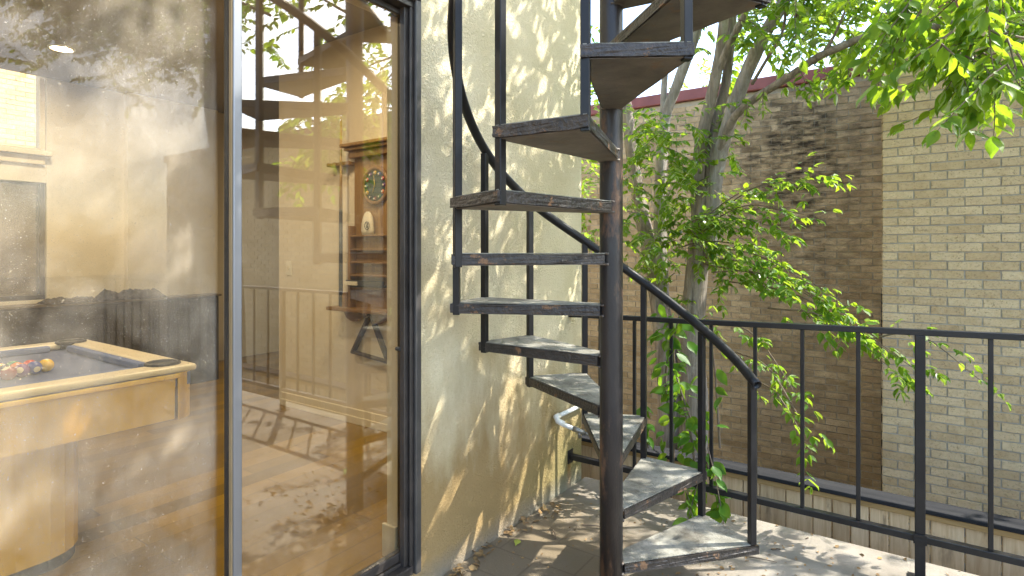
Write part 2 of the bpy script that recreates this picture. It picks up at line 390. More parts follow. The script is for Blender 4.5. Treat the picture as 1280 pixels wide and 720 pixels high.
M['cabinet'] = wood_mat('stained_wood', (.17, .088, .024), (.34, .195, .06), 'Z', .45, .4, island=False)
M['shelf'] = wood_mat('shelf_wood', (.15, .075, .022), (.27, .15, .05), 'X', .4, .4, island=False)
M['cue_light'] = surf('maple', (.40, .27, .11), (.48, .33, .15), 4, .35, .02)
M['clock_face'] = surf('green_clock_face', (.012, .035, .022), (.02, .05, .032), 6, .5, .03)
M['bag'] = surf('canvas_bag', (.55, .50, .40), (.64, .59, .49), 9, .9, .4, 90, .003)
M['pvc'] = surf('white_pvc', (.66, .66, .62), (.74, .74, .70), 7, .4, .08)
M['brass_tap'] = surf('old_tap_metal', (.20, .20, .19), (.34, .33, .30), 15, .4, .2, 90, .002, metal=.7)
M['white_plastic'] = surf('white_plastic', (.68, .63, .52), (.72, .67, .56), 3, .4, .03)
M['screen'] = surf('window_screen', (.035, .035, .04), (.06, .06, .065), 3, .7, .3, 300, .001)
M['lamp'] = emit('downlight_lens', (1, .87, .62), 9)

# ------------------------------------------------------------------ foliage builders
_t = (0, .10, .26, .46, .66, .84, 1.0); _w = (.0, .13, .255, .295, .225, .11, 0)
_rows = [[(0, 0, 0)]]
for a_, w_ in list(zip(_t, _w))[1:-1]: _rows.append([(-w_, a_, .045-.10*a_*a_), (0, a_, -.03-.13*a_*a_), (w_, a_, .045-.10*a_*a_)])
_rows.append([(0, 1.0, -.22)])
LEAF_V = np.array([p for q in _rows for p in q]); LEAF_F = [(0, 2, 1), (0, 3, 2)]
for k_ in range(4):
    b_ = 1+3*k_; LEAF_F += [(b_, b_+1, b_+4, b_+3), (b_+1, b_+2, b_+5, b_+4)]
LEAF_F += [(13, 14, 16), (14, 15, 16)]; NV = len(LEAF_V)
class Leaves:
    def __init__(s): s.p = []; s.d = []; s.u = []; s.s = []
    def add(s, p, d, up, size): s.p.append(tuple(p)); s.d.append(tuple(d)); s.u.append(tuple(up)); s.s.append(size)
    def mesh(s, name, slim=1.0):
        P = np.array(s.p); Dv = np.array(s.d); U = np.array(s.u); S = np.array(s.s)
        Dv /= np.linalg.norm(Dv, axis=1, keepdims=True)+1e-9
        X = np.cross(Dv, U); X /= np.linalg.norm(X, axis=1, keepdims=True)+1e-9
        Z = np.cross(X, Dv)
        wv = RNG.uniform(.8, 1.15, len(S))*slim
        V = P[:, None] + S[:, None, None]*(LEAF_V[None, :, 0:1]*wv[:, None, None]*X[:, None] + LEAF_V[None, :, 1:2]*Dv[:, None] + LEAF_V[None, :, 2:3]*Z[:, None]*RNG.uniform(.3, 1.8, (len(S), 1, 1)))
        n = len(S); V = V.reshape(-1, 3)
        me = D.meshes.new(name)
        loops = []; starts = []; k = 0
        tmpl = np.concatenate([np.array(f) for f in LEAF_F]); cnt = np.array([len(f) for f in LEAF_F])
        L = (tmpl[None]+NV*np.arange(n)[:, None]).ravel()
        st = np.concatenate([[0], np.cumsum(cnt)[:-1]]); ST_ = (st[None]+len(tmpl)*np.arange(n)[:, None]).ravel()
        me.vertices.add(len(V)); me.vertices.foreach_set('co', V.ravel())
        me.loops.add(len(L)); me.loops.foreach_set('vertex_index', L.astype(np.int32))
        me.polygons.add(len(ST_)); me.polygons.foreach_set('loop_start', ST_.astype(np.int32))
        me.polygons.foreach_set('use_smooth', np.ones(len(ST_), dtype=bool))
        me.update(); me.validate()
        return me
def rv(s=1.0): return Vector((random.gauss(0, s), random.gauss(0, s), random.gauss(0, s)))
def twig(L, bm, p, d, length, leaf, droop=.25, n=None, keep=None, r=.004, spread=.9):
    """a drooping shoot with alternate leaves"""
    p = Vector(p); d = Vector(d).normalized(); n = n or max(4, int(length/(leaf*.42))); pts = [p.copy()]; side = 1
    step = length/n
    for i in range(n):
        d = (d + Vector((0, 0, -droop*step*2.2)) + rv(.07)).normalized(); p = p+d*step; pts.append(p.copy())
        if keep and not keep(p): continue
        lat = d.cross(Vector((0, 0, 1)))
        if lat.length < .1: lat = Vector((1, 0, 0))
        lat.normalize(); side = -side
        for rep in range(2 if random.random() < .45 else 1):
            ld = (d*.55+lat*side*spread*(1 if rep == 0 else -1)+Vector((0, 0, -.35))+rv(.22)).normalized()
            up = (Vector((0, 0, 1))+rv(.38)).normalized()
            L.add(p, ld, up, leaf*random.uniform(.65, 1.2))
    if keep is None or keep(p): L.add(p, d+Vector((0, 0, -.2)), Vector((0, 0, 1))+rv(.3), leaf)
    if bm is not None: tube(bm, pts, [r, r*.3], 4, False)

# ------------------------------------------------------------------ ground, deck
tag(obj('ground', bx(-80, 80, -80, 80, -1.8, -1.6), M['ground']), kind='structure', label='bare soil ground far below the raised deck', cat='ground')
tag(obj('deck', bx(WX, 5.5, -4.5, 3.21, -.16, 0), M['deck'], bevel=.006), kind='structure', label='raised concrete deck floor under the spiral stair', cat='deck floor')

# ------------------------------------------------------------------ house shell and sliding door
house = thing('house', (-4.2, 0, 0), 'cream stucco house with a wide bronze-framed sliding glass door', 'house')
bm = B()
box(bm, -1.79, WX, 1.70, 3.16, -1.6, 3.9)          # wall right of the door
box(bm, -1.79, WX, -4.5, 1.70, 2.44, 3.9)          # above the door
box(bm, -1.79, WX, -4.5, 1.70, -1.6, .10)          # below the sill
box(bm, -1.79, WX, -4.5, -2.3, .10, 2.44)
box(bm, -4.36, -1.79, 2.90, 3.16, -1.6, 3.9); box(bm, -4.355, -4.2, 3.16, 5.2, -1.6, 3.9)
obj('stucco_wall', bm, M['stucco'], house, bevel=.004)
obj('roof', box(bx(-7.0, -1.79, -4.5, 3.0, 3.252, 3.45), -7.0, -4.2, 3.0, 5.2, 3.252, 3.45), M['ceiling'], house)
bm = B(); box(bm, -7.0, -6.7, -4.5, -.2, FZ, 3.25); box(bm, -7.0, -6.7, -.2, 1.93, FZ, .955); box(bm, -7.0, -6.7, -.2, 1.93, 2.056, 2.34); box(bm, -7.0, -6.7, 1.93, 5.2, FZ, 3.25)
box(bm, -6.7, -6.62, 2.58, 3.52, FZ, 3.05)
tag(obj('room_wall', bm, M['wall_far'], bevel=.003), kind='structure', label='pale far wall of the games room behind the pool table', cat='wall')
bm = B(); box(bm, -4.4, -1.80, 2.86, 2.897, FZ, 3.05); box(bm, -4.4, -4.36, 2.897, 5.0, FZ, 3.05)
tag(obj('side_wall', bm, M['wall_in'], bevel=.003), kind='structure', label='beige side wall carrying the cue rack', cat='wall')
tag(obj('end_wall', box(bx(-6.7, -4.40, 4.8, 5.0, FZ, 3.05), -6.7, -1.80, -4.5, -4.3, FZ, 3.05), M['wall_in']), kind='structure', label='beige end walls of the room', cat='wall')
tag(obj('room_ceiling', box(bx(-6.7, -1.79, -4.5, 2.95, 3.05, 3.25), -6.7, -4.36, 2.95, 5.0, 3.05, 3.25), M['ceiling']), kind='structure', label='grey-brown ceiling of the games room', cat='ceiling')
tag(obj('wood_floor', box(bx(-6.7, -1.79, -4.5, 2.95, -.05, FZ), -6.7, -4.36, 2.95, 5.0, -.05, FZ), M['floor']), kind='structure', label='golden plank floor inside the glass door', cat='floor')
bm = B(); box(bm, -4.36, -1.80, 2.844, 2.86, FZ, FZ+.11); box(bm, -4.36, -1.80, 2.838, 2.86, FZ, FZ+.055)
box(bm, -1.80, -1.785, 1.70, 2.84, FZ, FZ+.11)
obj('baseboard', bm, M['trim'], house, bevel=.004)
obj('door_return', box(bx(-1.825, -1.757, 1.692, 1.70, FZ, 2.394), -1.838, -1.757, 1.676, 1.691, FZ, FZ+.14), M['trim'], house, bevel=.006)
obj('door_return', bx(-1.825, -1.777, -2.3, 1.70, 2.395, 2.44), M['trim'], house, bevel=.004)
# windows of the far wall
win = obj('window', box(box(bx(-6.78, -6.74, -.2, 1.93, 2.34, 2.38), -6.78, -6.74, 1.89, 1.93, 2.38, 3.05), -6.78, -6.74, .74, .80, 2.40, 3.05), M['trim'], house, bevel=.004)
obj('window_sill', box(bx(-6.70, -6.60, -.3, 1.95, 2.30, 2.345), -6.70, -6.66, -.25, 1.91, 2.22, 2.30), M['trim'], win, bevel=.008)
win2 = obj('window', box(box(bx(-6.79, -6.74, -.2, 1.93, .955, 1.0), -6.79, -6.74, 1.89, 1.93, 1.0, 2.056), -6.79, -6.74, .74, .80, 1.02, 2.056), M['bronze'], house, bevel=.004)
t_ = NT('insect_screen'); g_ = t_.n('BsdfDiffuse', {'Color': (.05, .05, .055)}); tr_ = t_.n('BsdfTransparent', {'Color': (1, 1, 1)})
mx_ = t_.n('MixShader', {0: .30, 1: g_.outputs[0], 2: tr_.outputs[0]}); t_.t.links.new(mx_.outputs[0], t_.out.inputs[0])
obj('screen', bx(-6.775, -6.77, -.2, 1.89, 1.0, 2.056), t_.m, win2)

door = obj('sliding_door', bx(-1.775, -1.655, -2.3, 1.70, .10, .135), M['bronze'], house, bevel=.004)   # threshold with tracks
fr = B()
box(fr, -1.755, -1.655, 1.686, 1.699, .135, 2.40)     # right jamb
box(fr, -1.700, -1.6725, 1.646, 1.6858, .135, 2.40); box(fr, -1.668, -1.6555, 1.664, 1.6858, .135, 2.40)
box(fr, -1.775, -1.655, -2.3, 1.697, 2.40, 2.437)     # head
box(fr, -1.775, -1.655, -2.3, -2.25, .135, 2.40)
box(fr, -1.70, -1.69, -2.25, 1.645, .1355, .15)
obj('frame', fr, M['bronze'], door, bevel=.003)
fl = B(); box(fl, -1.655, -1.640, 1.680, 1.712, .10, 2.448); box(fl, -1.655, -1.640, -2.3, 1.712, 2.425, 2.452)
obj('flange', fl, surf('slate_flange', (.035, .033, .032), (.075, .068, .06), 6, .45, .2, 90, .002), door, bevel=.005)
st = B(); box(st, -1.735, -1.690, .946, .974, .15, 2.40)
obj('stile', st, M['alu'], door, bevel=.003)
for za, zb in ((.15, .185), (2.375, 2.399)): obj('panel_rail', bx(-1.735, -1.702, .975, 1.684, za, zb), M['bronze'], door, bevel=.003)
st = B(); box(st, -1.712, -1.694, .9425, .9458, .1515, 2.399)
obj('weather_strip', st, M['tan_frame'], door, bevel=.002)
obj('gasket', bx(-1.734, -1.713, .941, .9458, .1515, 2.399), M['black_rubber'], door)
obj('glass_pane', bx(-1.764, -1.758, -2.25, .952, .14, 2.399), M['pane_left'], door)
obj('glass_pane', bx(-1.716, -1.710, .975, 1.684, .186, 2.374), M['pane_right'], door)
obj('lock_button', cyl(B(), (-1.686, 1.625, 1.02), .008, .02, 'X'), M['black_rubber'], door)

# ------------------------------------------------------------------ neighbouring brick building
bb = thing('brick_building', (0, 6, -1.6), 'neighbouring tan brick building with a recessed wall darkened by stains and painted shade and red coping', 'building')
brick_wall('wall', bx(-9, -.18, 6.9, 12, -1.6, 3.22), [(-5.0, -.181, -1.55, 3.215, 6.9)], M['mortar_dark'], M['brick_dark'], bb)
brick_wall('wall', bx(-.18, 9, 5.6, 12, -1.6, 3.22), [(-.18, 7.5, -1.55, 3.215, 5.6), (5.61, 6.9, -1.55, 3.215, -.18, 'Y')], M['mortar'], M['brick'], bb)
c_ = B(); box(c_, -9, -.184, 6.85, 12, 3.224, 3.36); obj('coping', c_, M['coping'], bb, bevel=.012)
c_ = B(); box(c_, -.18, 9.05, 5.55, 12.05, 3.224, 3.36); obj('coping', c_, M['coping'], bb, bevel=.012)
obj('downpipe', bx(-.235, -.186, 6.84, 6.896, -1.6, 1.05), M['fence_cap'], bb, bevel=.01)
b2 = thing('brick_house', (-11, 0, -1.6), 'sunlit yellow brick house seen through the far window', 'house')
brick_wall('wall', bx(-14, -10.5, -6, 7, -1.6, 5.2), [(0, 6, .4, 5.1, -10.5, 'Y', 1)], M['mortar'], M['brick_side'], b2)
rb = B(); vv = [rb.verts.new(p) for p in ((-10.2, -6.4, 5.2), (-10.2, 7.4, 5.2), (-12.2, 7.4, 6.6), (-12.2, -6.4, 6.6), (-14.3, -6.4, 5.2), (-14.3, 7.4, 5.2))]
for f in ((0,1,2,3), (3,2,5,4), (0,3,4), (1,5,2), (0,4,5,1)): rb.faces.new([vv[i] for i in f])
obj('roof', rb, M['coping'], b2)

# ------------------------------------------------------------------ fence below the deck edge
FY = 3.62
fence = thing('wooden_fence', (0, FY, -1.6), 'pale wooden board fence with dark weathered cap below the deck edge', 'fence')
bm = B(); x = -6.0
while x < 5.5:
    w = random.choice((.088, .088, .14, .095))
    box(bm, x, x+w-.006, FY+random.uniform(0, .003), FY+.019, -1.55, .052); x += w
obj('boards', bm, M['picket'], fence, bevel=.0025, seg=1)
obj('rail', bx(-6, 5.5, FY-.022, FY-.002, .042, .072), M['fence_rail'], fence, bevel=.004)
obj('cap', bx(-6, 5.5, FY-.035, FY+.11, .0745, .100), M['fence_cap'], fence, bevel=.006)
for xx in (-5.5, -3.2, -.9, 1.4, 3.7): obj('post', bx(xx, xx+.09, FY+.022, FY+.11, -1.6, .07), M['fence_rail'], fence)

# ------------------------------------------------------------------ patio railing
rl = thing('patio_railing', (0, RAILY, 0), 'black steel railing with chipped paint along the deck edge', 'railing')
def topz(x): return 1.045+.018*(x+1.67)+(.004 if x > -.4 else 0)
bm = B(); pts = [(WX, RAILY, topz(WX)), (-.9, RAILY, topz(-.9)-.003), (-.4, RAILY, topz(-.4)), (.4, RAILY, topz(.4)), (4.9, RAILY, topz(.6))]
for a, b in zip(pts, pts[1:]):
    v = [bm.verts.new(p) for p in ((a[0], RAILY-.019, a[2]-.026), (a[0], RAILY+.019, a[2]-.026), (a[0], RAILY+.019, a[2]), (a[0], RAILY-.019, a[2]), (b[0], RAILY-.019, b[2]-.026), (b[0], RAILY+.019, b[2]-.026), (b[0], RAILY+.019, b[2]), (b[0], RAILY-.019, b[2]))]
    for f in ((0,1,5,4), (1,2,6,5), (2,3,7,6), (3,0,4,7)): bm.faces.new([v[i] for i in f])
bmesh.ops.remove_doubles(bm, verts=bm.verts, dist=.0005)
obj('top_rail', bm, M['rail_metal'], rl, bevel=.003)
obj('bottom_rail', bx(WX+.006, 4.9, RAILY-.019, RAILY+.019, .170, .200), M['rail_metal'], rl, bevel=.003)
obj('wall_bracket', bx(WX, WX+.006, RAILY-.03, RAILY+.03, .145, .225), M['rail_metal'], rl, bevel=.002)
for xx in (.037, 1.15, 2.3, 3.5, 4.85):
    p_ = obj('post', bx(xx-.019, xx+.019, RAILY-.0195, RAILY+.0195, 0, topz(min(xx, .4))-.0265), M['rail_metal'], rl, bevel=.003)
    obj('foot_plate', bx(xx-.045, xx+.045, RAILY-.045, RAILY+.045, .0005, .007), M['rail_metal'], p_, bevel=.002)
    if xx < 1: obj('collar', box(bx(xx-.024, xx+.024, RAILY-.026, RAILY-.0197, .165, .207), xx-.021, xx+.021, RAILY-.028, RAILY-.0262, .172, .19), M['rail_metal'], p_, bevel=.002)
bx_list = [-1.47, -1.26, -1.05, -.84, -.627, -.417, -.19, .27, .49, .71, .93]+[1.15+.225*i for i in range(1, 16) if abs(1.15+.225*i-2.3) > .06 and abs(1.15+.225*i-3.5) > .06]
for xx in bx_list:
    z1 = topz(min(xx, .4))-.027
    if xx > 3.3: z1 = topz(.6)-.03
    o = obj('baluster', bx(xx-.0085, xx+.0085, RAILY-.0085, RAILY+.0085, .2005, z1), M['rail_metal'], rl, bevel=.0015, seg=1)

# ------------------------------------------------------------------ spiral staircase
SCX, SCY, SR = -.9574, 2.0564, .616
A0, STEP, RISE = .2055+TH, .4686, .2
def sp(k, r=SR): a = A0+STEP*k; return Vector((SCX+r*math.cos(a), SCY+r*math.sin(a), 0))
stair = thing('spiral_staircase', (SCX, SCY, 0), 'black steel spiral staircase with wedge treads winding around a worn pole', 'staircase')
obj('pole', tube(B(), [(SCX, SCY, z) for z in (0, .8, 1.6, 2.4, 3.2, 3.95)], .045, 32), M['pole_metal'], stair, smooth=True)
obj('base_plate', cyl(B(), (SCX, SCY, .006), .095, .012), M['tread_steel'], stair, bevel=.002)
NT_ = 14
RZ = [.885, 1.055, 1.26, 1.465, 1.65, 1.865, 2.13, 2.385, 2.58, 2.77, 2.965, 3.16, 3.36, 3.56, 3.76]
def railz(k):
    i = min(int(k), len(RZ)-2); return RZ[i]+(RZ[i+1]-RZ[i])*(k-i)
def tpoly(k, ins=0.0):
    m = A0+STEP*(k+.5); md = Vector((math.cos(m), math.sin(m))); pd = Vector((-md.y, md.x)); c = Vector((SCX, SCY))
    o1 = sp(k, SR+.022-ins*1.2).xy; o2 = sp(k+1, SR+.022-ins*1.2).xy
    i1 = c+md*.036-pd*(.041-ins*.5); i2 = c+md*.036+pd*(.041-ins*.5)
    e1 = (o1-o2).normalized()*(.012-ins)
    return [i1, o1+e1, o2-e1, i2]
for n in range(1, NT_+1):
    k = n-1; z = n*RISE
    tb = prism(B(), tpoly(k), z-.036, z)
    bmesh.ops.subdivide_edges(tb, edges=tb.edges[:], cuts=6, use_grid_fill=True)
    for v in tb.verts:                                   # rusted, slightly bent sheet
        v.co += Vector((random.gauss(0, .0007), random.gauss(0, .0007), random.gauss(0, .0011)))
    tr = obj('tread', tb, M['tread_edge'], stair)
    obj('underside', prism(B(), tpoly(k, .008), z-.0395, z-.0375), M['tread_steel'], tr)
    m_ = A0+STEP*(k+.5); wb = [(SCX+.0465*math.cos(m_+a), SCY+.0465*math.sin(m_+a), z+.003+random.gauss(0, .0012)) for a in np.linspace(-1.1, 1.1, 15)]
    tube_ = tube(B(), wb, .0042, 6, True, .5); tube(tube_, [(p[0], p[1], z-.038) for p in wb], .0045, 6, True, .5)
    obj('weld_bead', tube_, M['tread_steel'], tr, smooth=True)
    obj('tread_surface', prism(B(), tpoly(k, .006), z+.002, z+.005), M['tread_top'], tr)
for k in range(0, NT_+1):
    p = sp(k); z0 = max(k*RISE-.045, 0) if k else RISE+.004
    if k == 0: z0 = RISE+.005
    dirv = Vector((math.cos(A0+STEP*k), math.sin(A0+STEP*k), 0)); tv = Vector((-dirv.y, dirv.x, 0))
    z1 = railz(min(k, NT_))-.012
    b = B(); s_ = .0135
    vs = [b.verts.new(p+dirv*a*s_+tv*c*s_+Vector((0, 0, zz))) for zz in (z0, z1) for a, c in ((-1,-1), (1,-1), (1,1), (-1,1))]
    for f in ((3,2,1,0), (4,5,6,7), (0,1,5,4), (1,2,6,5), (2,3,7,6), (3,0,4,7)): b.faces.new([vs[i] for i in f])
    obj('baluster', b, M['black_metal'], stair, bevel=.002, seg=1)
pts = []
for i in range(-1, NT_*8+1):
    k = max(i, -1)/8
    zz = railz(max(k, 0)) if k >= 0 else railz(0)-.018
    # smooth the knots a little
    if 0.5 < k < NT_-.5: zz = sum(railz(k+q) for q in (-.4, -.2, 0, .2, .4))/5
    q = sp(k); pts.append((q.x, q.y, zz))
bm = tube(B(), pts, .0205, 14, False)
n_ = len(pts)
obj('handrail', bm, M['black_metal'], stair, smooth=True).modifiers.new('wall', 'SOLIDIFY').thickness = .004

# ------------------------------------------------------------------ garden tap on the house wall
tap = thing('garden_tap', (WX, 2.75, .48), 'white plastic water pipe with a small metal tap low on the stucco wall', 'tap')
obj('pipe', tube(tube(B(), [(WX+.03, 3.155, .475), (WX+.03, 2.80, .475)], .0125, 12), [(WX+.03, 2.80, .475), (WX+.045, 2.785, .462), (WX+.06, 2.785, .45), (WX+.13, 2.81, .425)], .0125, 12), M['pvc'], tap, smooth=True)
obj('elbow', tube(B(), [(WX+.03, 2.83, .475), (WX+.03, 2.795, .475), (WX+.05, 2.782, .46), (WX+.085, 2.79, .445)], .0165, 12), M['pvc'], tap, smooth=True)
vb = tube(B(), [(WX+.13, 2.81, .425), (WX+.19, 2.835, .405)], [.016, .013], 10); tube(vb, [(WX+.16, 2.823, .415), (WX+.165, 2.825, .375)], .009, 8)
tube(vb, [(WX+.19, 2.835, .405), (WX+.23, 2.85, .39)], .009, 8)
vv_ = obj('valve', vb, M['brass_tap'], tap, smooth=True)
hb = cyl(B(), (WX+.24, 2.853, .388), .024, .008, 'X', 12); tube(hb, [(WX+.23, 2.85, .39), (WX+.25, 2.857, .385)], .006, 8)
obj('handle', hb, M['brass_tap'], tap)

# ------------------------------------------------------------------ games room: pool table and racked balls
pt = thing('pool_table', (-3.2, .05, FZ), 'yellow laminate pool table with blue felt and brass trim behind the dusty pane', 'pool table')
TX0, TX1, TY0, TY1, TZ = -3.86, -2.60, -1.25, 1.29, .915
bm = B(); rw = .115
box(bm, TX1-rw, TX1, TY0, TY1, TZ-.03, TZ); box(bm, TX0, TX0+rw, TY0, TY1, TZ-.03, TZ)
box(bm, TX0+rw+.001, TX1-rw-.001, TY1-rw, TY1, TZ-.03, TZ); box(bm, TX0+rw+.001, TX1-rw-.001, TY0, TY0+rw, TZ-.03, TZ)
obj('table_rail', bm, M['rail_top'], pt, bevel=.012, seg=3)
obj('bed', bx(TX0+.02, TX1-.02, TY0+.02, TY1-.02, TZ-.09, TZ-.035), M['felt'], pt)
bm = B()
for sgn in (0, 1):
    xa = TX1-rw-.04 if sgn else TX0+rw; box(bm, xa, xa+.04, TY0+rw+.09, TY1-rw-.09, TZ-.034, TZ-.002)
    ya = TY1-rw-.04 if sgn else TY0+rw; box(bm, TX0+rw+.09, TX1-rw-.09, ya, ya+.04, TZ-.034, TZ-.002)
obj('cushion', bm, M['cushion'], pt, bevel=.008)
bm = B(); box(bm, TX1-.012, TX1+.006, TY0+.02, TY1-.07, TZ-.052, TZ-.031); box(bm, TX0+.02, TX1-.09, TY1-.012, TY1+.006, TZ-.052, TZ-.031)
obj('trim_strip', bm, M['brass'], pt, bevel=.004)
bm = B()
v = [bm.verts.new(p) for p in ((TX1-.012, TY0, TZ-.052), (TX1-.012, TY1-.085, TZ-.052), (TX1-.022, TY1-.085, TZ-.232), (TX1-.022, TY0, TZ-.232), (TX1-.08, TY0, TZ-.052), (TX1-.08, TY1-.085, TZ-.052), (TX1-.09, TY1-.085, TZ-.232), (TX1-.09, TY0, TZ-.232))]
for f in ((0,1,2,3), (7,6,5,4), (1,5,6,2), (3,2,6,7), (0,4,5,1), (0,3,7,4)): bm.faces.new([v[i] for i in f])
bmesh.ops.recalc_face_normals(bm, faces=bm.faces)
obj('apron', bm, M['laminate'], pt, bevel=.003)
obj('apron', bx(TX0+.03, TX1-.10, TY1-.06, TY1-.02, TZ-.232, TZ-.053), M['laminate'], pt, bevel=.003)
bm = B(); cp = []
for i in range(9):
    a = PI/2*i/8; cp.append((TX1-.085+.078*math.cos(a), TY1-.078+.078*math.sin(a)))
prism(bm, [(TX1-.085, TY1-.078)]+cp, TZ-.234, TZ-.0305)
obj('corner_cap', bm, M['brass'], pt, bevel=.003)
for (px_, py_) in ((TX1-.10, TY1-.10), (TX0+.10, TY1-.10), (TX1-.07, .02), (TX0+.07, .02), (TX1-.10, TY0+.10), (TX0+.10, TY0+.10)):
    b = B(); c0 = Vector((px_, py_, TZ+.0015)); R = .062
    ring = [(px_+R*math.cos(a), py_+R*math.sin(a), TZ+.003) for a in np.linspace(0, 2*PI, 20)]
    tube(b, ring, .009, 8, False); cyl(b, (px_, py_, TZ-.012), .055, .03)
    obj('pocket', b, M['black_rubber'], pt, smooth=False)
obj('underframe', bx(TX0+.13, TX1-.14, TY0+.1, TY1-.12, TZ-.24, TZ-.1), M['black_rubber'], pt)
def pedestal(cy):
    pl = []
    for i in range(28):
        a = 2*PI*i/28; ex = .6
        pl.append((-3.25+.42*math.copysign(abs(math.cos(a))**ex, math.cos(a)), cy+.27*math.copysign(abs(math.sin(a))**ex, math.sin(a))))
    leg = obj('leg', prism(B(), pl, FZ+.05, TZ-.2405), M['laminate'], pt, bevel=.004)
    c = Vector((-3.25, cy))
    obj('toe_kick', prism(B(), [tuple(c+(Vector(p)-c)*.97) for p in pl], FZ, FZ+.049), M['black_rubber'], leg)
pedestal(.72); pedestal(-.75)
cols = [('solid yellow', (.80, .50, .04)), ('solid blue', (.03, .06, .35)), ('solid red', (.60, .05, .03)), ('solid purple', (.14, .03, .22)), ('solid orange', (.80, .22, .03)), ('solid green', (.02, .22, .08)), ('dark maroon', (.25, .03, .03)), ('plain black', (.012, .012, .012)), ('yellow striped', (.80, .50, .04)), ('blue striped', (.03, .06, .35))]
rnk = 0
place = ['at the tip of the racked cluster', 'in the second row of the cluster', 'at the window end of the second row', 'in the third row nearest the glass', 'at the middle of the third row', 'in the third row nearest the low wall', 'in the last row nearest the glass', 'second along the last row', 'third along the last row', 'in the last row nearest the low wall']
for i in range(4):
    for j in range(i+1):
        nm, c = cols[rnk]
        t = NT('ball_'+nm.replace(' ', '_')); p = t.n('TexCoord').outputs['Object']
        s = t.n('SeparateXYZ', {'Vector': t.n('Mapping', {'Vector': p, 'Rotation': (random.uniform(0, 3), random.uniform(0, 3), 0)})})
        zz = t.math('ABSOLUTE', s.outputs['Z'])
        white = t.math('GREATER_THAN', zz, .016) if 'striped' in nm else t.math('GREATER_THAN', zz, .0255)
        t.bsdf(Base_Color=t.mix(white, tuple(q*.75+.01 for q in c), (.6, .54, .42)), Roughness=.12)
        bxp, byp = -3.13-.0285*2*(j-i/2), .90-.050*i
        o = obj('pool_ball', ball(B(), (bxp, byp, TZ-.035+.0287), .0286, 24, 16), t.m, smooth=True, origin=(bxp, byp, TZ-.035+.0287))
        tag(o, f'{nm} pool ball {place[rnk]} on the blue felt', 'ball', 'pool balls racked on the felt'); rnk += 1

lw = thing('low_wall', (-5.8, 0, FZ), 'dark charcoal half-height wall behind the pool table', 'low wall')
obj('panel', bx(-5.88, -5.72, -4.2, 3.05, FZ, .962), M['charcoal'], lw, bevel=.006)
obj('top_board', bx(-5.90, -5.70, -4.2, 3.07, .9625, .982), surf('dark_top_board', (.11, .09, .07), (.17, .14, .11), 4, .4, .1), lw, bevel=.004)
def heap(name, y0, y1, h, label):
    b = B(); nx, ny = 9, 40; g = []
    for i in range(ny+1):
        row = []
        for j in range(nx+1):
            u, w = i/ny, j/nx; e = min(1, min(u, 1-u)*9)**.5*min(1, min(w, 1-w)*5+.05)**.5
            zz = .984+h*e*(.55+.45*noise.noise(Vector((u*5+y0*3, w*2, y0))))+h*.25*e*noise.noise(Vector((u*16, w*5, 3)))
            row.append(b.verts.new((-5.89+.2*w+random.uniform(-.006, .006), y0+(y1-y0)*u, zz)))
        g.append(row)
    for i in range(ny):
        for j in range(nx): b.faces.new((g[i][j], g[i+1][j], g[i+1][j+1], g[i][j+1]))
    rim = [e for e in b.edges if len(e.link_faces) == 1]
    ex = bmesh.ops.extrude_edge_only(b, edges=rim)
    for v_ in [q for q in ex['geom'] if isinstance(q, bmesh.types.BMVert)]: v_.co.z = .9835
    tag(obj(name, b, M['cloth'], smooth=True), label, 'cloth')
heap('folded_cloth', 2.02, 2.55, .11, 'crumpled dark cloth folded thick on top of the charcoal half wall')
heap('folded_cloth', 1.63, 2.0, .055, 'thin dark cloth lying flat on the half wall nearer the window')

# recessed downlights (the visible one is lit; the rest are unseen, added to brighten the room)
def downlight(x, y, label):
    o = thing('recessed_light', (x, y, 3.05), label, 'ceiling light', 'recessed ceiling lights')
    ring = [(x+.078*math.cos(a), y+.078*math.sin(a), 3.046) for a in np.linspace(0, 2*PI, 33)]
    obj('trim_ring', tube(B(), ring, .012, 8, False), M['white_plastic'], o, smooth=True)
    obj('lens', cyl(B(), (x, y, 3.044), .070, .006), M['lamp'], o)
    la = D.lights.new('downlight_lamp', 'AREA'); la.shape = 'DISK'; la.size = .13; la.energy = LAMP_W; la.color = (1, .91, .77)
    lo = D.objects.new('downlight_lamp', la); COL.objects.link(lo); lo.location = (0, 0, -.012); lo.parent = o
LAMP_W = 5.2
downlight(-5.6, 1.71, 'small lit recessed light in the brown ceiling')
for x, y in ((-5.6, -.9), (-3.2, -.9), (-3.2, 1.4), (-2.5, 2.1)):
    downlight(x, y, 'added unseen recessed light brightening the room from above the door head')

# ------------------------------------------------------------------ cue rack and what it holds
WY = 2.86
cr = thing('cue_rack', (-3.2, WY, .95), 'tall stained wood cue rack with shelves on the beige side wall', 'cue rack')
bm = B(); X0, X1 = -3.405, -2.93
box(bm, X0, X1, WY-.022, WY-.001, 1.0, 2.10)
obj('back_panel', bm, M['cabinet'], cr)
for xx in (X0, X1-.02): obj('side_panel', bx(xx, xx+.02, WY-.085, WY-.0225, 1.0005, 1.60), M['cabinet'], cr, bevel=.003)
bm = B(); box(bm, X0-.012, X1+.012, WY-.07, WY-.001, 2.1005, 2.15); box(bm, X0-.03, X1+.03, WY-.10, WY-.001, 2.1505, 2.175); box(bm, X0-.05, X1+.05, WY-.125, WY-.001, 2.1755, 2.20)
obj('crown_moulding', bm, M['cabinet'], cr, bevel=.006)
for z in (1.53, 1.43, 1.336, 1.24, 1.15):
    obj('shelf', bx(X0+.021, X1-.021, WY-.08, WY-.0225, z-.012, z), M['shelf'], cr, bevel=.002)
prof = [(-3.53, .972)]+[(-3.53+.042*i, .972-.035-.05*abs(math.sin(i*.52))) for i in range(1, 15)]+[(-2.92, .972)]
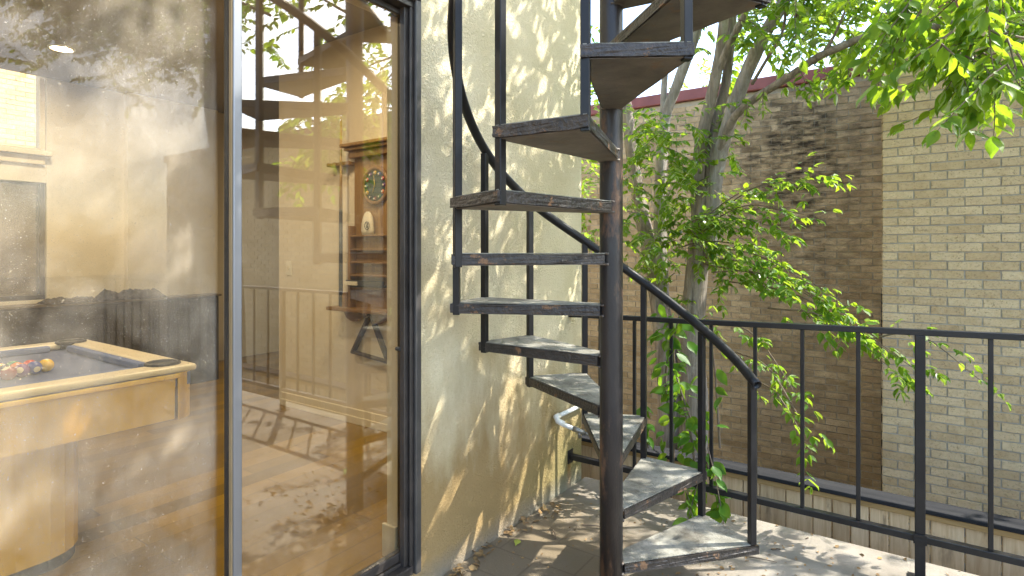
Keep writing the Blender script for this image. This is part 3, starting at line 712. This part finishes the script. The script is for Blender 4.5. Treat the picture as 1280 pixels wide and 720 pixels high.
obj('shelf_apron', extrude_xz(B(), prof, WY-.035, WY-.015), M['shelf'], cr, bevel=.003)
obj('bottom_shelf', bx(-3.575, -2.88, WY-.15, WY-.001, .9725, 1.0), M['shelf'], cr, bevel=.006)
obj('bracket', extrude_xz(B(), [(-3.425, 1.0005), (-3.41, 1.0005), (-3.41, 1.11), (-3.425, 1.09)], WY-.12, WY-.01), M['cabinet'], cr)
clip = B(); box(clip, -3.66, -3.41, WY-.075, WY-.002, 2.055, 2.08)
for i in range(3): cyl(clip, (-3.635+.075*i, WY-.075, 2.0675), .018, .025, 'Z', 12)
obj('cue_clip', clip, M['cabinet'], cr, bevel=.003)
obj('chalk_tray', box(bx(X0+.0, -3.02, WY-.105, WY-.082, 1.162, 1.20), X0+.02, -3.05, WY-.084, WY-.03, 1.152, 1.165), M['black_rubber'], cr, bevel=.002)
tag(obj('chalk_box', bx(-3.40, -3.27, WY-.118, WY-.106, 1.163, 1.192), M['bag'], bevel=.003), 'small pale chalk box leaning on the black tray of the cue rack', 'box')
ck = thing('wall_clock', (-3.165, WY-.03, 1.885), 'round green clock with coloured billiard balls as hour marks', 'clock')
obj('rim', tube(B(), [(-3.165+.128*math.cos(a), WY-.034, 1.885+.128*math.sin(a)) for a in np.linspace(0, 2*PI, 41)], .016, 8, False), M['shelf'], ck, smooth=True)
obj('face', cyl(B(), (-3.165, WY-.030, 1.885), .122, .012, 'Y', 40), M['clock_face'], ck)
for i in range(12):
    a = PI/2-2*PI*i/12; c = tuple(q*.55+.01 for q in cols[i % 8][1])
    mm = surf('hour_ball_%d' % i, c, tuple(min(1, q*1.2+.01) for q in c), 5, .25, .0)
    bb_ = ball(B(), (-3.165+.094*math.cos(a), WY-.038, 1.885+.094*math.sin(a)), .0155, 14, 8, (1, .5, 1))
    hm = obj('hour_marker', bb_, mm, ck, smooth=True)
    obj('spot', cyl(B(), (-3.165+.094*math.cos(a), WY-.0465, 1.885+.094*math.sin(a)), .007, .002, 'Y', 12), M['bag'], hm)
hb = B()
for a, ln, w in ((PI/2+.12, .075, .004), (-PI/2-.45, .055, .005)):
    c0 = Vector((-3.165, WY-.041, 1.885)); e = c0+Vector((math.cos(a)*ln, 0, math.sin(a)*ln)); tube(hb, [c0, e], [w, w*.4], 6)
obj('hands', hb, M['brass'], ck)
bg = thing('drawstring_bag', (-3.225, WY-.055, 1.53), 'cream canvas pouch with a round dark emblem on the rack shelf', 'bag')
b = B(); R_ = [(.0, .052), (.03, .058), (.08, .055), (.125, .046), (.155, .03), (.168, .012)]
rings = []
for z, r in R_:
    rings.append([b.verts.new((-3.225+r*1.05*math.cos(a)*(1+.06*math.sin(5*a+z*40)), WY-.052+r*.5*math.sin(a), 1.531+z)) for a in np.linspace(0, 2*PI, 24, endpoint=False)])
for p, q in zip(rings, rings[1:]):
    for k in range(24): b.faces.new((p[k], p[(k+1) % 24], q[(k+1) % 24], q[k]))
b.faces.new(rings[-1]); b.faces.new(rings[0][::-1])
obj('pouch', b, M['bag'], bg, smooth=True)
em = tube(B(), [(-3.20+.024*math.cos(a), WY-.0815, 1.595+.028*math.sin(a)) for a in np.linspace(0, 2*PI, 25)], .0028, 6, False)
ball(em, (-3.20, WY-.081, 1.59), .011, 10, 8, (.8, .3, 1.2)); ball(em, (-3.197, WY-.081, 1.608), .007, 10, 8, (1, .4, 1))
obj('emblem', em, M['black_rubber'], bg)
cue = thing('pool_cue', (-3.49, WY-.075, 1.0), 'pool cue with black butt standing upright beside the rack', 'pool cue')
obj('butt', tube(B(), [(-3.49, WY-.08, 1.0005), (-3.49, WY-.08, 1.72)], [.0155, .0125], 12), M['black_rubber'], cue, smooth=True)
obj('shaft', tube(B(), [(-3.49, WY-.08, 1.7205), (-3.49, WY-.078, 2.42)], [.0125, .0065], 12), M['cue_light'], cue, smooth=True)
tri = thing('ball_rack', (-3.26, WY-.04, .95), 'dark wooden ball triangle hanging under the cue rack', 'ball triangle')
P3 = [Vector((-3.225, 0, .955)), Vector((-3.415, 0, .66)), Vector((-3.035, 0, .625))]
b = B()
for i in range(3):
    a_, c_ = P3[i], P3[(i+1) % 3]; d_ = (c_-a_).normalized(); nrm = Vector((d_.z, 0, -d_.x))*.0098
    q = [a_-d_*.006+nrm, c_+d_*.006+nrm, c_+d_*.006-nrm, a_-d_*.006-nrm]
    extrude_xz(b, [(p.x, p.z) for p in q], WY-.048+i*.0006, WY-.004-i*.0006)
bmesh.ops.recalc_face_normals(b, faces=b.faces)
obj('frame', b, surf('dark_brown_rack', (.035, .02, .013), (.07, .042, .026), 8, .5, .2), tri, bevel=.004)
obj('hook', tube(B(), [(-3.235, WY-.055, .985), (-3.24, WY-.058, .955), (-3.23, WY-.058, .93), (-3.215, WY-.055, .945)], .003, 6), M['bag'], tri)
sw = thing('light_switch', (-4.25, WY, 1.27), 'cream light switch plate on the beige side wall', 'switch')
obj('plate', bx(-4.29, -4.21, WY-.007, WY-.001, 1.21, 1.33), M['white_plastic'], sw, bevel=.003)
obj('toggle', bx(-4.256, -4.244, WY-.016, WY-.0072, 1.255, 1.285), M['trim'], sw, bevel=.002)

# ------------------------------------------------------------------ the multi-stemmed tree between fence and brick wall
tree = thing('shade_tree', (-1.43, 4.35, -1.6), 'leafy multi-stemmed tree with grey trunks rising behind the railing', 'tree')
TR = []
def stem(name, pts, radii, mat, n=7, sides=12, wob=.07):
    q = catmull(pts, n); obj(name, tube(B(), q, lerp_list(radii, len(q)), sides, True, wob), mat, tree, smooth=True); TR.append(q); return q
A = lambda x, y, Y: tuple(onY(x, y, Y))
stem('trunk', [(-1.30, 4.35, -1.62), (-1.36, 4.32, -.6), A(868, 520, 4.3), A(864, 430, 4.3), A(872, 330, 4.3), A(884, 235, 4.3)], [.16, .125, .105, .095, .08, .065], M['bark'])
stem('trunk', [(-1.66, 4.40, -1.62), (-1.60, 4.36, -.6), A(838, 520, 4.33), A(832, 430, 4.33), A(815, 330, 4.4), A(797, 240, 4.5), A(785, 150, 4.6), A(770, 40, 4.7), A(760, -120, 4.8)], [.17, .13, .105, .085, .065, .055, .05, .04, .03], M['bark'])
stem('trunk', [A(830, 400, 4.36), A(825, 300, 4.42), A(827, 200, 4.5), A(834, 140, 4.55), A(850, 97, 4.6), A(873, 30, 4.65), A(895, -60, 4.7), A(915, -160, 4.7)], [.055, .05, .047, .042, .043, .04, .036, .03], M['bark_pale'])
stem('trunk', [A(828, 190, 4.5), A(829, 140, 4.55), A(831, 95, 4.6), A(836, 30, 4.65), A(842, -60, 4.7)], [.028, .027, .025, .022, .018], M['bark_pale'])
stem('trunk', [A(874, 330, 4.30), A(872, 225, 4.30), A(880, 160, 4.3), A(896, 90, 4.3), A(905, 20, 4.3), A(912, -80, 4.3), A(925, -220, 4.3)], [.05, .048, .044, .04, .034, .03, .022], M['bark'])
stem('trunk', [A(884, 330, 4.36), A(886, 225, 4.36), A(894, 160, 4.37), A(908, 100, 4.38), A(916, 20, 4.4), A(925, -80, 4.4)], [.045, .042, .038, .034, .03, .022], M['bark'])
stem('trunk', [A(888, 330, 4.28), A(893, 235, 4.25), A(908, 165, 4.2), A(930, 100, 4.15), A(955, 45, 4.1), A(980, 0, 4.05), A(1030, -110, 4.0), A(1090, -240, 3.9)], [.05, .052, .05, .047, .044, .04, .034, .026], M['bark_pale'])
limb = stem('branch', [A(893, 220, 4.27), A(908, 165, 4.15), A(931, 133, 4.05), A(992, 92, 3.9), A(1031, 67, 3.8), A(1098, 42, 3.65), A(1170, 34, 3.45), A(1290, 4, 3.2), A(1420, -60, 3.0), A(1600, -170, 2.9)], [.034, .030, .026, .024, .023, .022, .019, .016, .013, .01], M['bark'])
stem('branch', [A(898, 88, 4.3), A(912, 55, 4.25), A(930, 20, 4.2), A(952, -30, 4.1), A(990, -120, 4.0)], [.03, .026, .024, .022, .016], M['bark'])
stem('branch', [A(940, 105, 4.1), A(958, 75, 4.0), A(978, 40, 3.9), A(983, 0, 3.8), A(990, -60, 3.7)], [.012, .010, .009, .008, .006], M['bark'], sides=8)
stem('branch', [A(1031, 66, 3.8), A(1045, 40, 3.7), A(1062, 0, 3.6), A(1085, -60, 3.5)], [.01, .008, .007, .005], M['bark'], sides=8)

SH = Vector((SUN.x/SUN.z, SUN.y/SUN.z, 0))
def shadow(p): return p.x-SH.x*p.z, p.y-SH.y*p.z       # where its shadow falls on the deck
def open_sky(p):
    """the crown ends where the sun reaches the strip of deck beside the railing"""
    if p.z < 1.9: return True
    x, y = shadow(p)
    if x > .35 and y > 2.32+.12*math.sin(x*5)+random.uniform(-.12, .18): return random.random() < .12
    if -.9 < x <= .35 and y > 2.4: return random.random() < .6
    return True
Lv = Leaves(); tw = B()
# upper crown: boughs reaching towards the sun side, with gaps between
def bough(p0, p1, rad, ntw, leaf, tl=(.35, .7), keep=open_sky, droop=.3):
    p0, p1 = Vector(p0), Vector(p1); mid = (p0+p1)/2+Vector((random.uniform(-.1, .1), random.uniform(-.1, .1), .15))
    q = catmull([p0, mid, p1], 6); tube(tw, q, [.014, .005], 5, False)
    for i in range(ntw):
        t = random.uniform(.15, 1); b_ = q[min(int(t*(len(q)-1)), len(q)-1)]+rv(rad*.35)
        d = ((p1-p0).normalized()*.6+rv(.6)+Vector((0, 0, -.05))).normalized()
        twig(Lv, tw if i % 2 == 0 else None, b_, d, random.uniform(*tl), leaf, droop, keep=keep)
k_ = 0
for (p0, p1, rad, n) in [
    ((-.7, 4.1, 3.0), (.3, 3.4, 3.7), .6, 26), ((-.5, 4.0, 3.3), (1.0, 3.5, 4.4), .8, 34), ((-.3, 4.2, 3.6), (1.6, 4.0, 4.9), .8, 30),
    ((-.2, 3.9, 3.4), (1.4, 2.9, 4.1), .8, 34), ((.6, 3.5, 4.0), (2.3, 2.8, 4.6), .8, 32), ((1.2, 3.6, 4.4), (3.0, 3.1, 4.3), .8, 26),
    ((.4, 3.1, 3.2), (1.8, 2.3, 3.5), .7, 26), ((1.0, 2.8, 3.4), (2.7, 2.2, 3.8), .7, 22), ((-.9, 4.3, 3.3), (-.2, 4.9, 4.6), .8, 26),
    ((-1.2, 4.4, 3.2), (-1.3, 4.2, 4.6), .7, 20), ((.2, 4.4, 4.2), (1.2, 5.0, 5.4), .8, 18), ((-.6, 3.9, 2.8), (-.2, 3.1, 3.3), .5, 18), ((1.4, 3.0, 4.3), (2.4, 1.8, 4.9), .8, 26), ((.4, 3.3, 3.9), (1.0, 2.0, 4.4), .7, 20)]:
    k_ += 1
    lift = Vector((-.42, -.33, .52))*(0, 1.1, 1.9, .5)[k_ % 4]
    q0 = Vector(p0)+lift*.5; q1 = Vector(p1)+lift
    bough(q0, q1, rad*1.15, int(n*1.2), .078)
bough((.5, 4.0, 3.3), (2.0, 4.6, 2.95), .55, 20, .085, keep=lambda p: p.z > 2.3)
bough((.9, 4.1, 3.4), (2.6, 4.9, 3.3), .5, 14, .085, keep=lambda p: p.z > 2.3)
# foliage seen in front of the sky above the coping
for i in range(300):
    px_, py_ = random.uniform(860, 1130), random.uniform(-90, 62); Y = random.uniform(3.7, 5.2)
    if (px_-880)/240*60+random.uniform(-30, 30) < py_-40 : continue
    twig(Lv, tw if i % 2 else None, A(px_, py_, Y), (random.uniform(-.4, 1), random.uniform(-.8, .3), random.uniform(-.5, .3)), random.uniform(.2, .45), .07, .3)
# near foliage hanging into the top right
for i in range(90):
    px_ = 1085+200*math.sqrt(random.random()); py_ = random.uniform(-80, 82)*min(1, (px_-1040)/170)
    Y = random.uniform(2.5, 3.5)
    twig(Lv, tw, A(px_, py_, Y), (random.uniform(-.7, .4), random.uniform(-.5, .2), random.uniform(-.5, .0)), random.uniform(.18, .36), random.uniform(.07, .10), .35)
for px_, py_, Y in ((1175, 110, 2.9), (1190, 120, 2.8), (1215, 128, 2.8), (1235, 118, 2.7), (1255, 132, 2.8), (1265, 100, 2.6), (1150, 90, 3.0), (1275, 135, 2.7), (1205, 95, 2.9), (1225, 100, 2.75), (1245, 90, 2.7)):
    twig(Lv, tw, A(px_-6, py_-52, Y), (random.uniform(-.4, .5), random.uniform(-.3, .1), -.5), .20, .085, .3)
# small tufts on the limb in front of the brick
for px_, py_ in ((1000, 96), (1030, 100), (1062, 82), (1085, 70), (1105, 62), (990, 110), (955, 118), (1008, 108), (935, 135), (1088, 92), (1100, 95)):
    twig(Lv, tw, A(px_, py_-8, 3.85), (random.uniform(-.2, .6), -.2, -.45), .16, .06, .4)
# sprays around the trunks, fanning out and drooping to the right over the railing
def spray(px0, py0, Y0, px1, py1, Y1, leaf=.055, n=14, sub=4):
    a, b = Vector(A(px0, py0, Y0)), Vector(A(px1, py1, Y1)); m = (a+b)/2+Vector((0, 0, .12))
    q = catmull([a, m, b], 8); tube(tw, q, [.006, .0015], 5, False)
    for i in range(2, len(q)):
        d = (q[i]-q[i-1]).normalized()
        for r in range(sub):
            if random.random() < .72: twig(Lv, None, q[i]+rv(.025), d*.9+rv(.35)+Vector((0, 0, -.12)), random.uniform(.06, .17), leaf, .3, n=3)
for s_ in [(850, 300, 4.2, 1010, 222, 3.9), (880, 280, 4.2, 1030, 225, 3.9), (870, 290, 4.2, 1005, 268, 3.8), (860, 300, 4.2, 985, 290, 3.8),
           (850, 300, 4.2, 1050, 375, 3.7), (860, 310, 4.2, 1060, 385, 3.6), (870, 320, 4.2, 1080, 415, 3.6), (880, 330, 4.1, 1130, 450, 3.5), (900, 350, 4.1, 1145, 462, 3.45),
           (890, 340, 4.0, 1030, 400, 3.6), (960, 385, 3.8, 1130, 475, 3.45), (840, 290, 4.2, 930, 300, 3.9), (845, 310, 4.2, 940, 345, 3.8), (835, 280, 4.2, 900, 345, 3.8)]:
    spray(*s_, leaf=.058, sub=2)
for s_ in [(1080, 425, 3.6, 1225, 475, 3.45)]: spray(*s_, leaf=.045, sub=1)
for s_ in [(900, 400, 4.0, 1000, 500, 3.6), (920, 440, 4.0, 1010, 540, 3.5), (930, 470, 3.9, 1020, 575, 3.5)]:
    spray(*s_, leaf=.06, sub=1)
for i in range(125):                                  # bushy mass left of the stems
    px_, py_ = random.uniform(772, 900), random.uniform(140, 400)
    if py_ > 330 and px_ < 830: continue
    twig(Lv, tw if i % 3 == 0 else None, A(px_, py_, random.uniform(3.8, 4.5)), (random.uniform(-.5, .9), random.uniform(-.8, .2), random.uniform(-.5, .2)), random.uniform(.12, .3), .06, .3)
for i in range(70):
    twig(Lv, tw if i % 3 == 0 else None, A(random.uniform(776, 850), random.uniform(120, 330), random.uniform(3.7, 4.3)), (random.uniform(-.6, .9), random.uniform(-.8, .2), random.uniform(-.5, .2)), random.uniform(.12, .28), .06, .3)
for i in range(60):                                  # sliver between pole and house corner
    twig(Lv, None, A(random.uniform(728, 752), random.uniform(0, 300), random.uniform(4.0, 4.8)), rv(.6), random.uniform(.12, .3), .065, .3)
obj('branch', tw, M['twig'], tree)
link('crown', Lv.mesh('crown', .85), M['leaf'], tree)
print('leaves', len(Lv.s))

# a second tree out of frame to the right, whose crown dapples the deck and the panes
t2 = thing('shade_tree', (4.9, 4.7, -1.6), 'second leafy tree further along the fence, out over the deck', 'tree')
obj('trunk', tube(B(), catmull([(4.9, 4.7, -1.62), (4.85, 4.65, .8), (4.7, 4.4, 2.6), (4.4, 3.9, 4.6)], 6), [.17, .13, .11, .06], 12, True, .06), M['bark'], t2, smooth=True)
Lsave, twsave = Lv, tw
Lv = Leaves(); tw = B()
for (p0, p1, rad, n) in [((4.4, 3.9, 3.9), (3.0, 2.8, 4.2), .8, 60), ((4.4, 3.9, 4.2), (2.6, 2.0, 4.5), .9, 64), ((4.5, 4.0, 4.0), (4.2, 2.2, 4.3), .9, 60), ((4.6, 4.1, 4.0), (5.6, 2.6, 4.2), .9, 46),
        ((4.2, 3.4, 4.3), (3.4, 1.2, 4.6), .9, 64), ((4.4, 3.4, 4.4), (4.6, 1.0, 4.8), .9, 56), ((3.4, 2.6, 4.4), (2.2, 1.0, 4.8), .8, 54), ((4.6, 4.2, 4.6), (5.8, 3.8, 5.0), .8, 26)]:
    bough(p0, p1, rad, n, .09, keep=lambda p: p.z > 3.35 and open_sky(p))
obj('branch', tw, M['twig'], t2); link('crown', Lv.mesh('crown'), M['leaf'], t2)
print('leaves2', len(Lv.s)); Lv, tw = Lsave, twsave

# background trees beyond the brick building
def far_tree(x, y, z0, h, r, n, label):
    t = thing('background_tree', (x, y, z0), label, 'tree', 'trees beyond the brick wall')
    obj('trunk', tube(B(), catmull([(x, y, z0), (x+.1, y, z0+h*.35), (x-.1, y+.1, z0+h*.75)], 5), [.22, .09], 10, True, .06), M['bark'], t, smooth=True)
    L = Leaves(); b = B()
    for i in range(n):
        d = rv(1).normalized(); d.z = d.z*.9+.1; rr = r*random.uniform(.35, 1)**.6
        c = Vector((x, y, z0+h*.72))+Vector((d.x*rr, d.y*rr, d.z*rr*.9))
        twig(L, b if i % 4 == 0 else None, c, d+rv(.5), random.uniform(.35, .8), .13, .25)
    obj('branch', b, M['twig'], t); link('crown', L.mesh('crown'), M['leaf_pale'], t)
far_tree(-3.6, 14.5, -1.6, 7.5, 2.2, 130, 'pale green tree beyond the brick wall left of the trunks')
far_tree(.6, 15.5, -1.6, 8.0, 2.6, 190, 'pale backlit tree beyond the red coping on the right')
far_tree(-1.6, 18.5, -1.6, 8.4, 2.3, 110, 'farthest pale tree seen between the trunks above the coping')

# ------------------------------------------------------------------ creeper climbing through the railing beside the stair
vine = thing('climbing_vine', (-1.1, 3.25, -1.6), 'glossy green creeper climbing through the railing beside the lowest treads', 'climbing plant')
L2 = Leaves(); sb = B()
vs_ = [[(838, 640, 3.25), (842, 560, 3.18), (832, 480, 3.12), (838, 420, 3.05), (832, 385, 3.05)], [(870, 640, 3.25), (866, 560, 3.2), (850, 490, 3.15), (842, 440, 3.1), (850, 385, 3.05)],
       [(888, 600, 3.22), (880, 560, 3.2), (862, 520, 3.15), (845, 470, 3.1)], [(900, 560, 3.25), (895, 480, 3.25), (890, 430, 3.2)]]
def safe(p):                                          # keep leaves off the treads and balusters
    return True
for k, v in enumerate(vs_):
    q = catmull([A(*p) for p in v], 8); tube(sb, q, [.007, .004], 6, False)
    for i in range(2, len(q)):
        for r in range(3 if k < 3 else 1):
            if random.random() < .5:
                lat = Vector((random.uniform(-1, 1), random.uniform(-1, .3), random.uniform(-.9, .1)))
                L2.add(q[i]+rv(.03)+lat*.03, lat, Vector((-.2, -.7, .8))+rv(.4), random.uniform(.06, .105))
for a, b_ in (((880, 590, 3.05), (860, 650, 2.80)), ((885, 560, 3.0), (905, 655, 2.95)), ((850, 600, 3.05), (868, 655, 2.78)), ((895, 600, 3.1), (900, 640, 3.0)), ((810, 560, 3.15), (800, 500, 3.1))):
    q = catmull([A(*a), tuple((Vector(A(*a))+Vector(A(*b_)))/2+Vector((0, 0, .03))), A(*b_)], 5); tube(sb, q, [.004, .002], 5, False)
    for i in range(2, len(q)):
        for r in range(2):
            if random.random() < .6:
                lat = Vector((random.uniform(-1, 1), random.uniform(-1, .2), random.uniform(-.8, .0)))
                L2.add(q[i], lat, Vector((-.1, -.5, .8))+rv(.4), random.uniform(.06, .095))
obj('stem', sb, M['twig'], vine)
link('leaves', L2.mesh('leaves'), M['leaf_vine'], vine)

# ------------------------------------------------------------------ leaf litter and twigs on the deck
L3 = Leaves()
for i in range(210):
    a = random.uniform(0, 2*PI); r = abs(random.gauss(0, .14)); x = SCX-.04+r*math.cos(a)*.9; y = SCY-.10+r*math.sin(a)*.7
    if math.hypot(x-SCX, y-SCY) < .06: continue
    L3.add((x, y, .004+random.random()*.03*max(0, 1-r*3)), Vector((random.gauss(0, 1), random.gauss(0, 1), random.uniform(-.1, .4))), Vector((0, 0, 1))+rv(.5), random.uniform(.025, .055))
for i in range(70):
    L3.add((WX+.02+abs(random.gauss(0, .04)), random.uniform(1.85, 2.75), .006+random.random()*.012), rv(1)*Vector((1, 1, .2)), Vector((0, 0, 1))+rv(.5), random.uniform(.02, .045))
for i in range(90):
    L3.add((random.uniform(-.95, -.3), random.uniform(1.75, 2.7), .005), rv(1)*Vector((1, 1, .1)), Vector((0, 0, 1))+rv(.4), random.uniform(.015, .04))
for i in range(420):
    L3.add((random.uniform(-1.62, -.25), random.uniform(1.5, 3.0), .004), rv(1)*Vector((1, 1, .15)), Vector((0, 0, 1))+rv(.5), random.uniform(.006, .018))
for i in range(60):
    L3.add((random.uniform(-.9, .4), random.uniform(2.7, 3.2), .005), rv(1)*Vector((1, 1, .1)), Vector((0, 0, 1))+rv(.4), random.uniform(.012, .03))
tag(link('leaf_litter', L3.mesh('leaf_litter'), M['litter']), 'drift of dry brown leaves around the stair pole and wall foot', 'leaf litter', kind='stuff')
for i, (x, y, a, lb) in enumerate(((-1.38, 2.62, .4, 'thin curved twig on the deck nearest the wall tap'), (-1.42, 2.42, 2.3, 'short dark twig lying on the deck at the wall foot'), (-1.12, 2.30, 1.2, 'small bent twig on the stained deck beside the pole'), (-.62, 2.78, .2, 'twig on the sunlit deck behind the lowest tread'))):
    d = Vector((math.cos(a), math.sin(a), 0)); p = Vector((x, y, .006))
    tag(obj('twig', tube(B(), catmull([p, p+d*.06+Vector((.008, -.006, .006)), p+d*.13], 4), [.004, .002], 6), M['twig'], origin=tuple(p)), lb, 'twig', 'twigs fallen on the deck')
for i, (x, y, s, c, lb) in enumerate(((-1.22, 2.72, .06, (.22, .13, .05), 'curled brown leaf alone on the deck near the corner'), (-.42, 2.66, .07, (.20, .12, .06), 'dry brown leaf on the sunlit deck beside the railing'), (-.48, 2.44, .09, (.10, .22, .03), 'fresh green leaf dropped at the end of the lowest tread'), (-1.56, 2.30, .06, (.30, .34, .05), 'yellow-green leaf at the foot of the stucco wall'))):
    L = Leaves(); L.add((x, y, .012), Vector((random.uniform(-1, 1), random.uniform(-1, 1), .1)), Vector((.1, .1, 1)), s)
    me = L.mesh('fallen_leaf')
    o = link('fallen_leaf', me, surf('fallen_leaf_%d' % i, c, tuple(q*1.4 for q in c), 20, .7, .2), origin=(x, y, .012)); o.modifiers.new('thick', 'SOLIDIFY').thickness = .001
    tag(o, lb, 'leaf', 'single leaves on the deck')

# ------------------------------------------------------------------ camera, light, sky
cam = D.cameras.new('camera'); co = D.objects.new('camera', cam); COL.objects.link(co)
co.location = (0, 0, EYE); co.rotation_euler = (PI/2, 0, TH)
cam.sensor_width = 36; cam.lens = 36*FPX/1280; cam.shift_y = -(360-HZ)/1280; cam.clip_start = .02; cam.clip_end = 500
sc.camera = co
w = D.worlds.new('World'); sc.world = w; w.use_nodes = True
nt = w.node_tree; nt.nodes.clear(); bgn = nt.nodes.new('ShaderNodeBackground'); ow = nt.nodes.new('ShaderNodeOutputWorld'); sk = nt.nodes.new('ShaderNodeTexSky')
sk.sky_type = 'NISHITA'; sk.sun_disc = False; sk.sun_elevation = math.asin(SUN.z); sk.sun_rotation = math.atan2(SUN.x, SUN.y)
sk.dust_density = 2.0; sk.air_density = 1.0
bgn.inputs['Strength'].default_value = .15
nt.links.new(sk.outputs[0], bgn.inputs[0]); nt.links.new(bgn.outputs[0], ow.inputs[0])
sl = D.lights.new('sun', 'SUN'); sl.energy = 2.0; sl.angle = math.radians(.45); sl.color = (1, .95, .86)
so = D.objects.new('sun', sl); COL.objects.link(so); so.rotation_euler = SUN.to_track_quat('Z', 'Y').to_euler(); so.location = (6, 6, 9)
vs = sc.view_settings; sc.display_settings.display_device = 'sRGB'
vs.view_transform = 'Standard'; vs.look = 'None'; vs.gamma = 1; vs.use_curve_mapping = False; vs.exposure = 2.55
cy = sc.cycles; cy.use_denoising = True; cy.max_bounces = 10; cy.diffuse_bounces = 5; cy.glossy_bounces = 5; cy.transmission_bounces = 6; cy.transparent_max_bounces = 20
cy.sample_clamp_indirect = 8; cy.caustics_reflective = False; cy.caustics_refractive = False
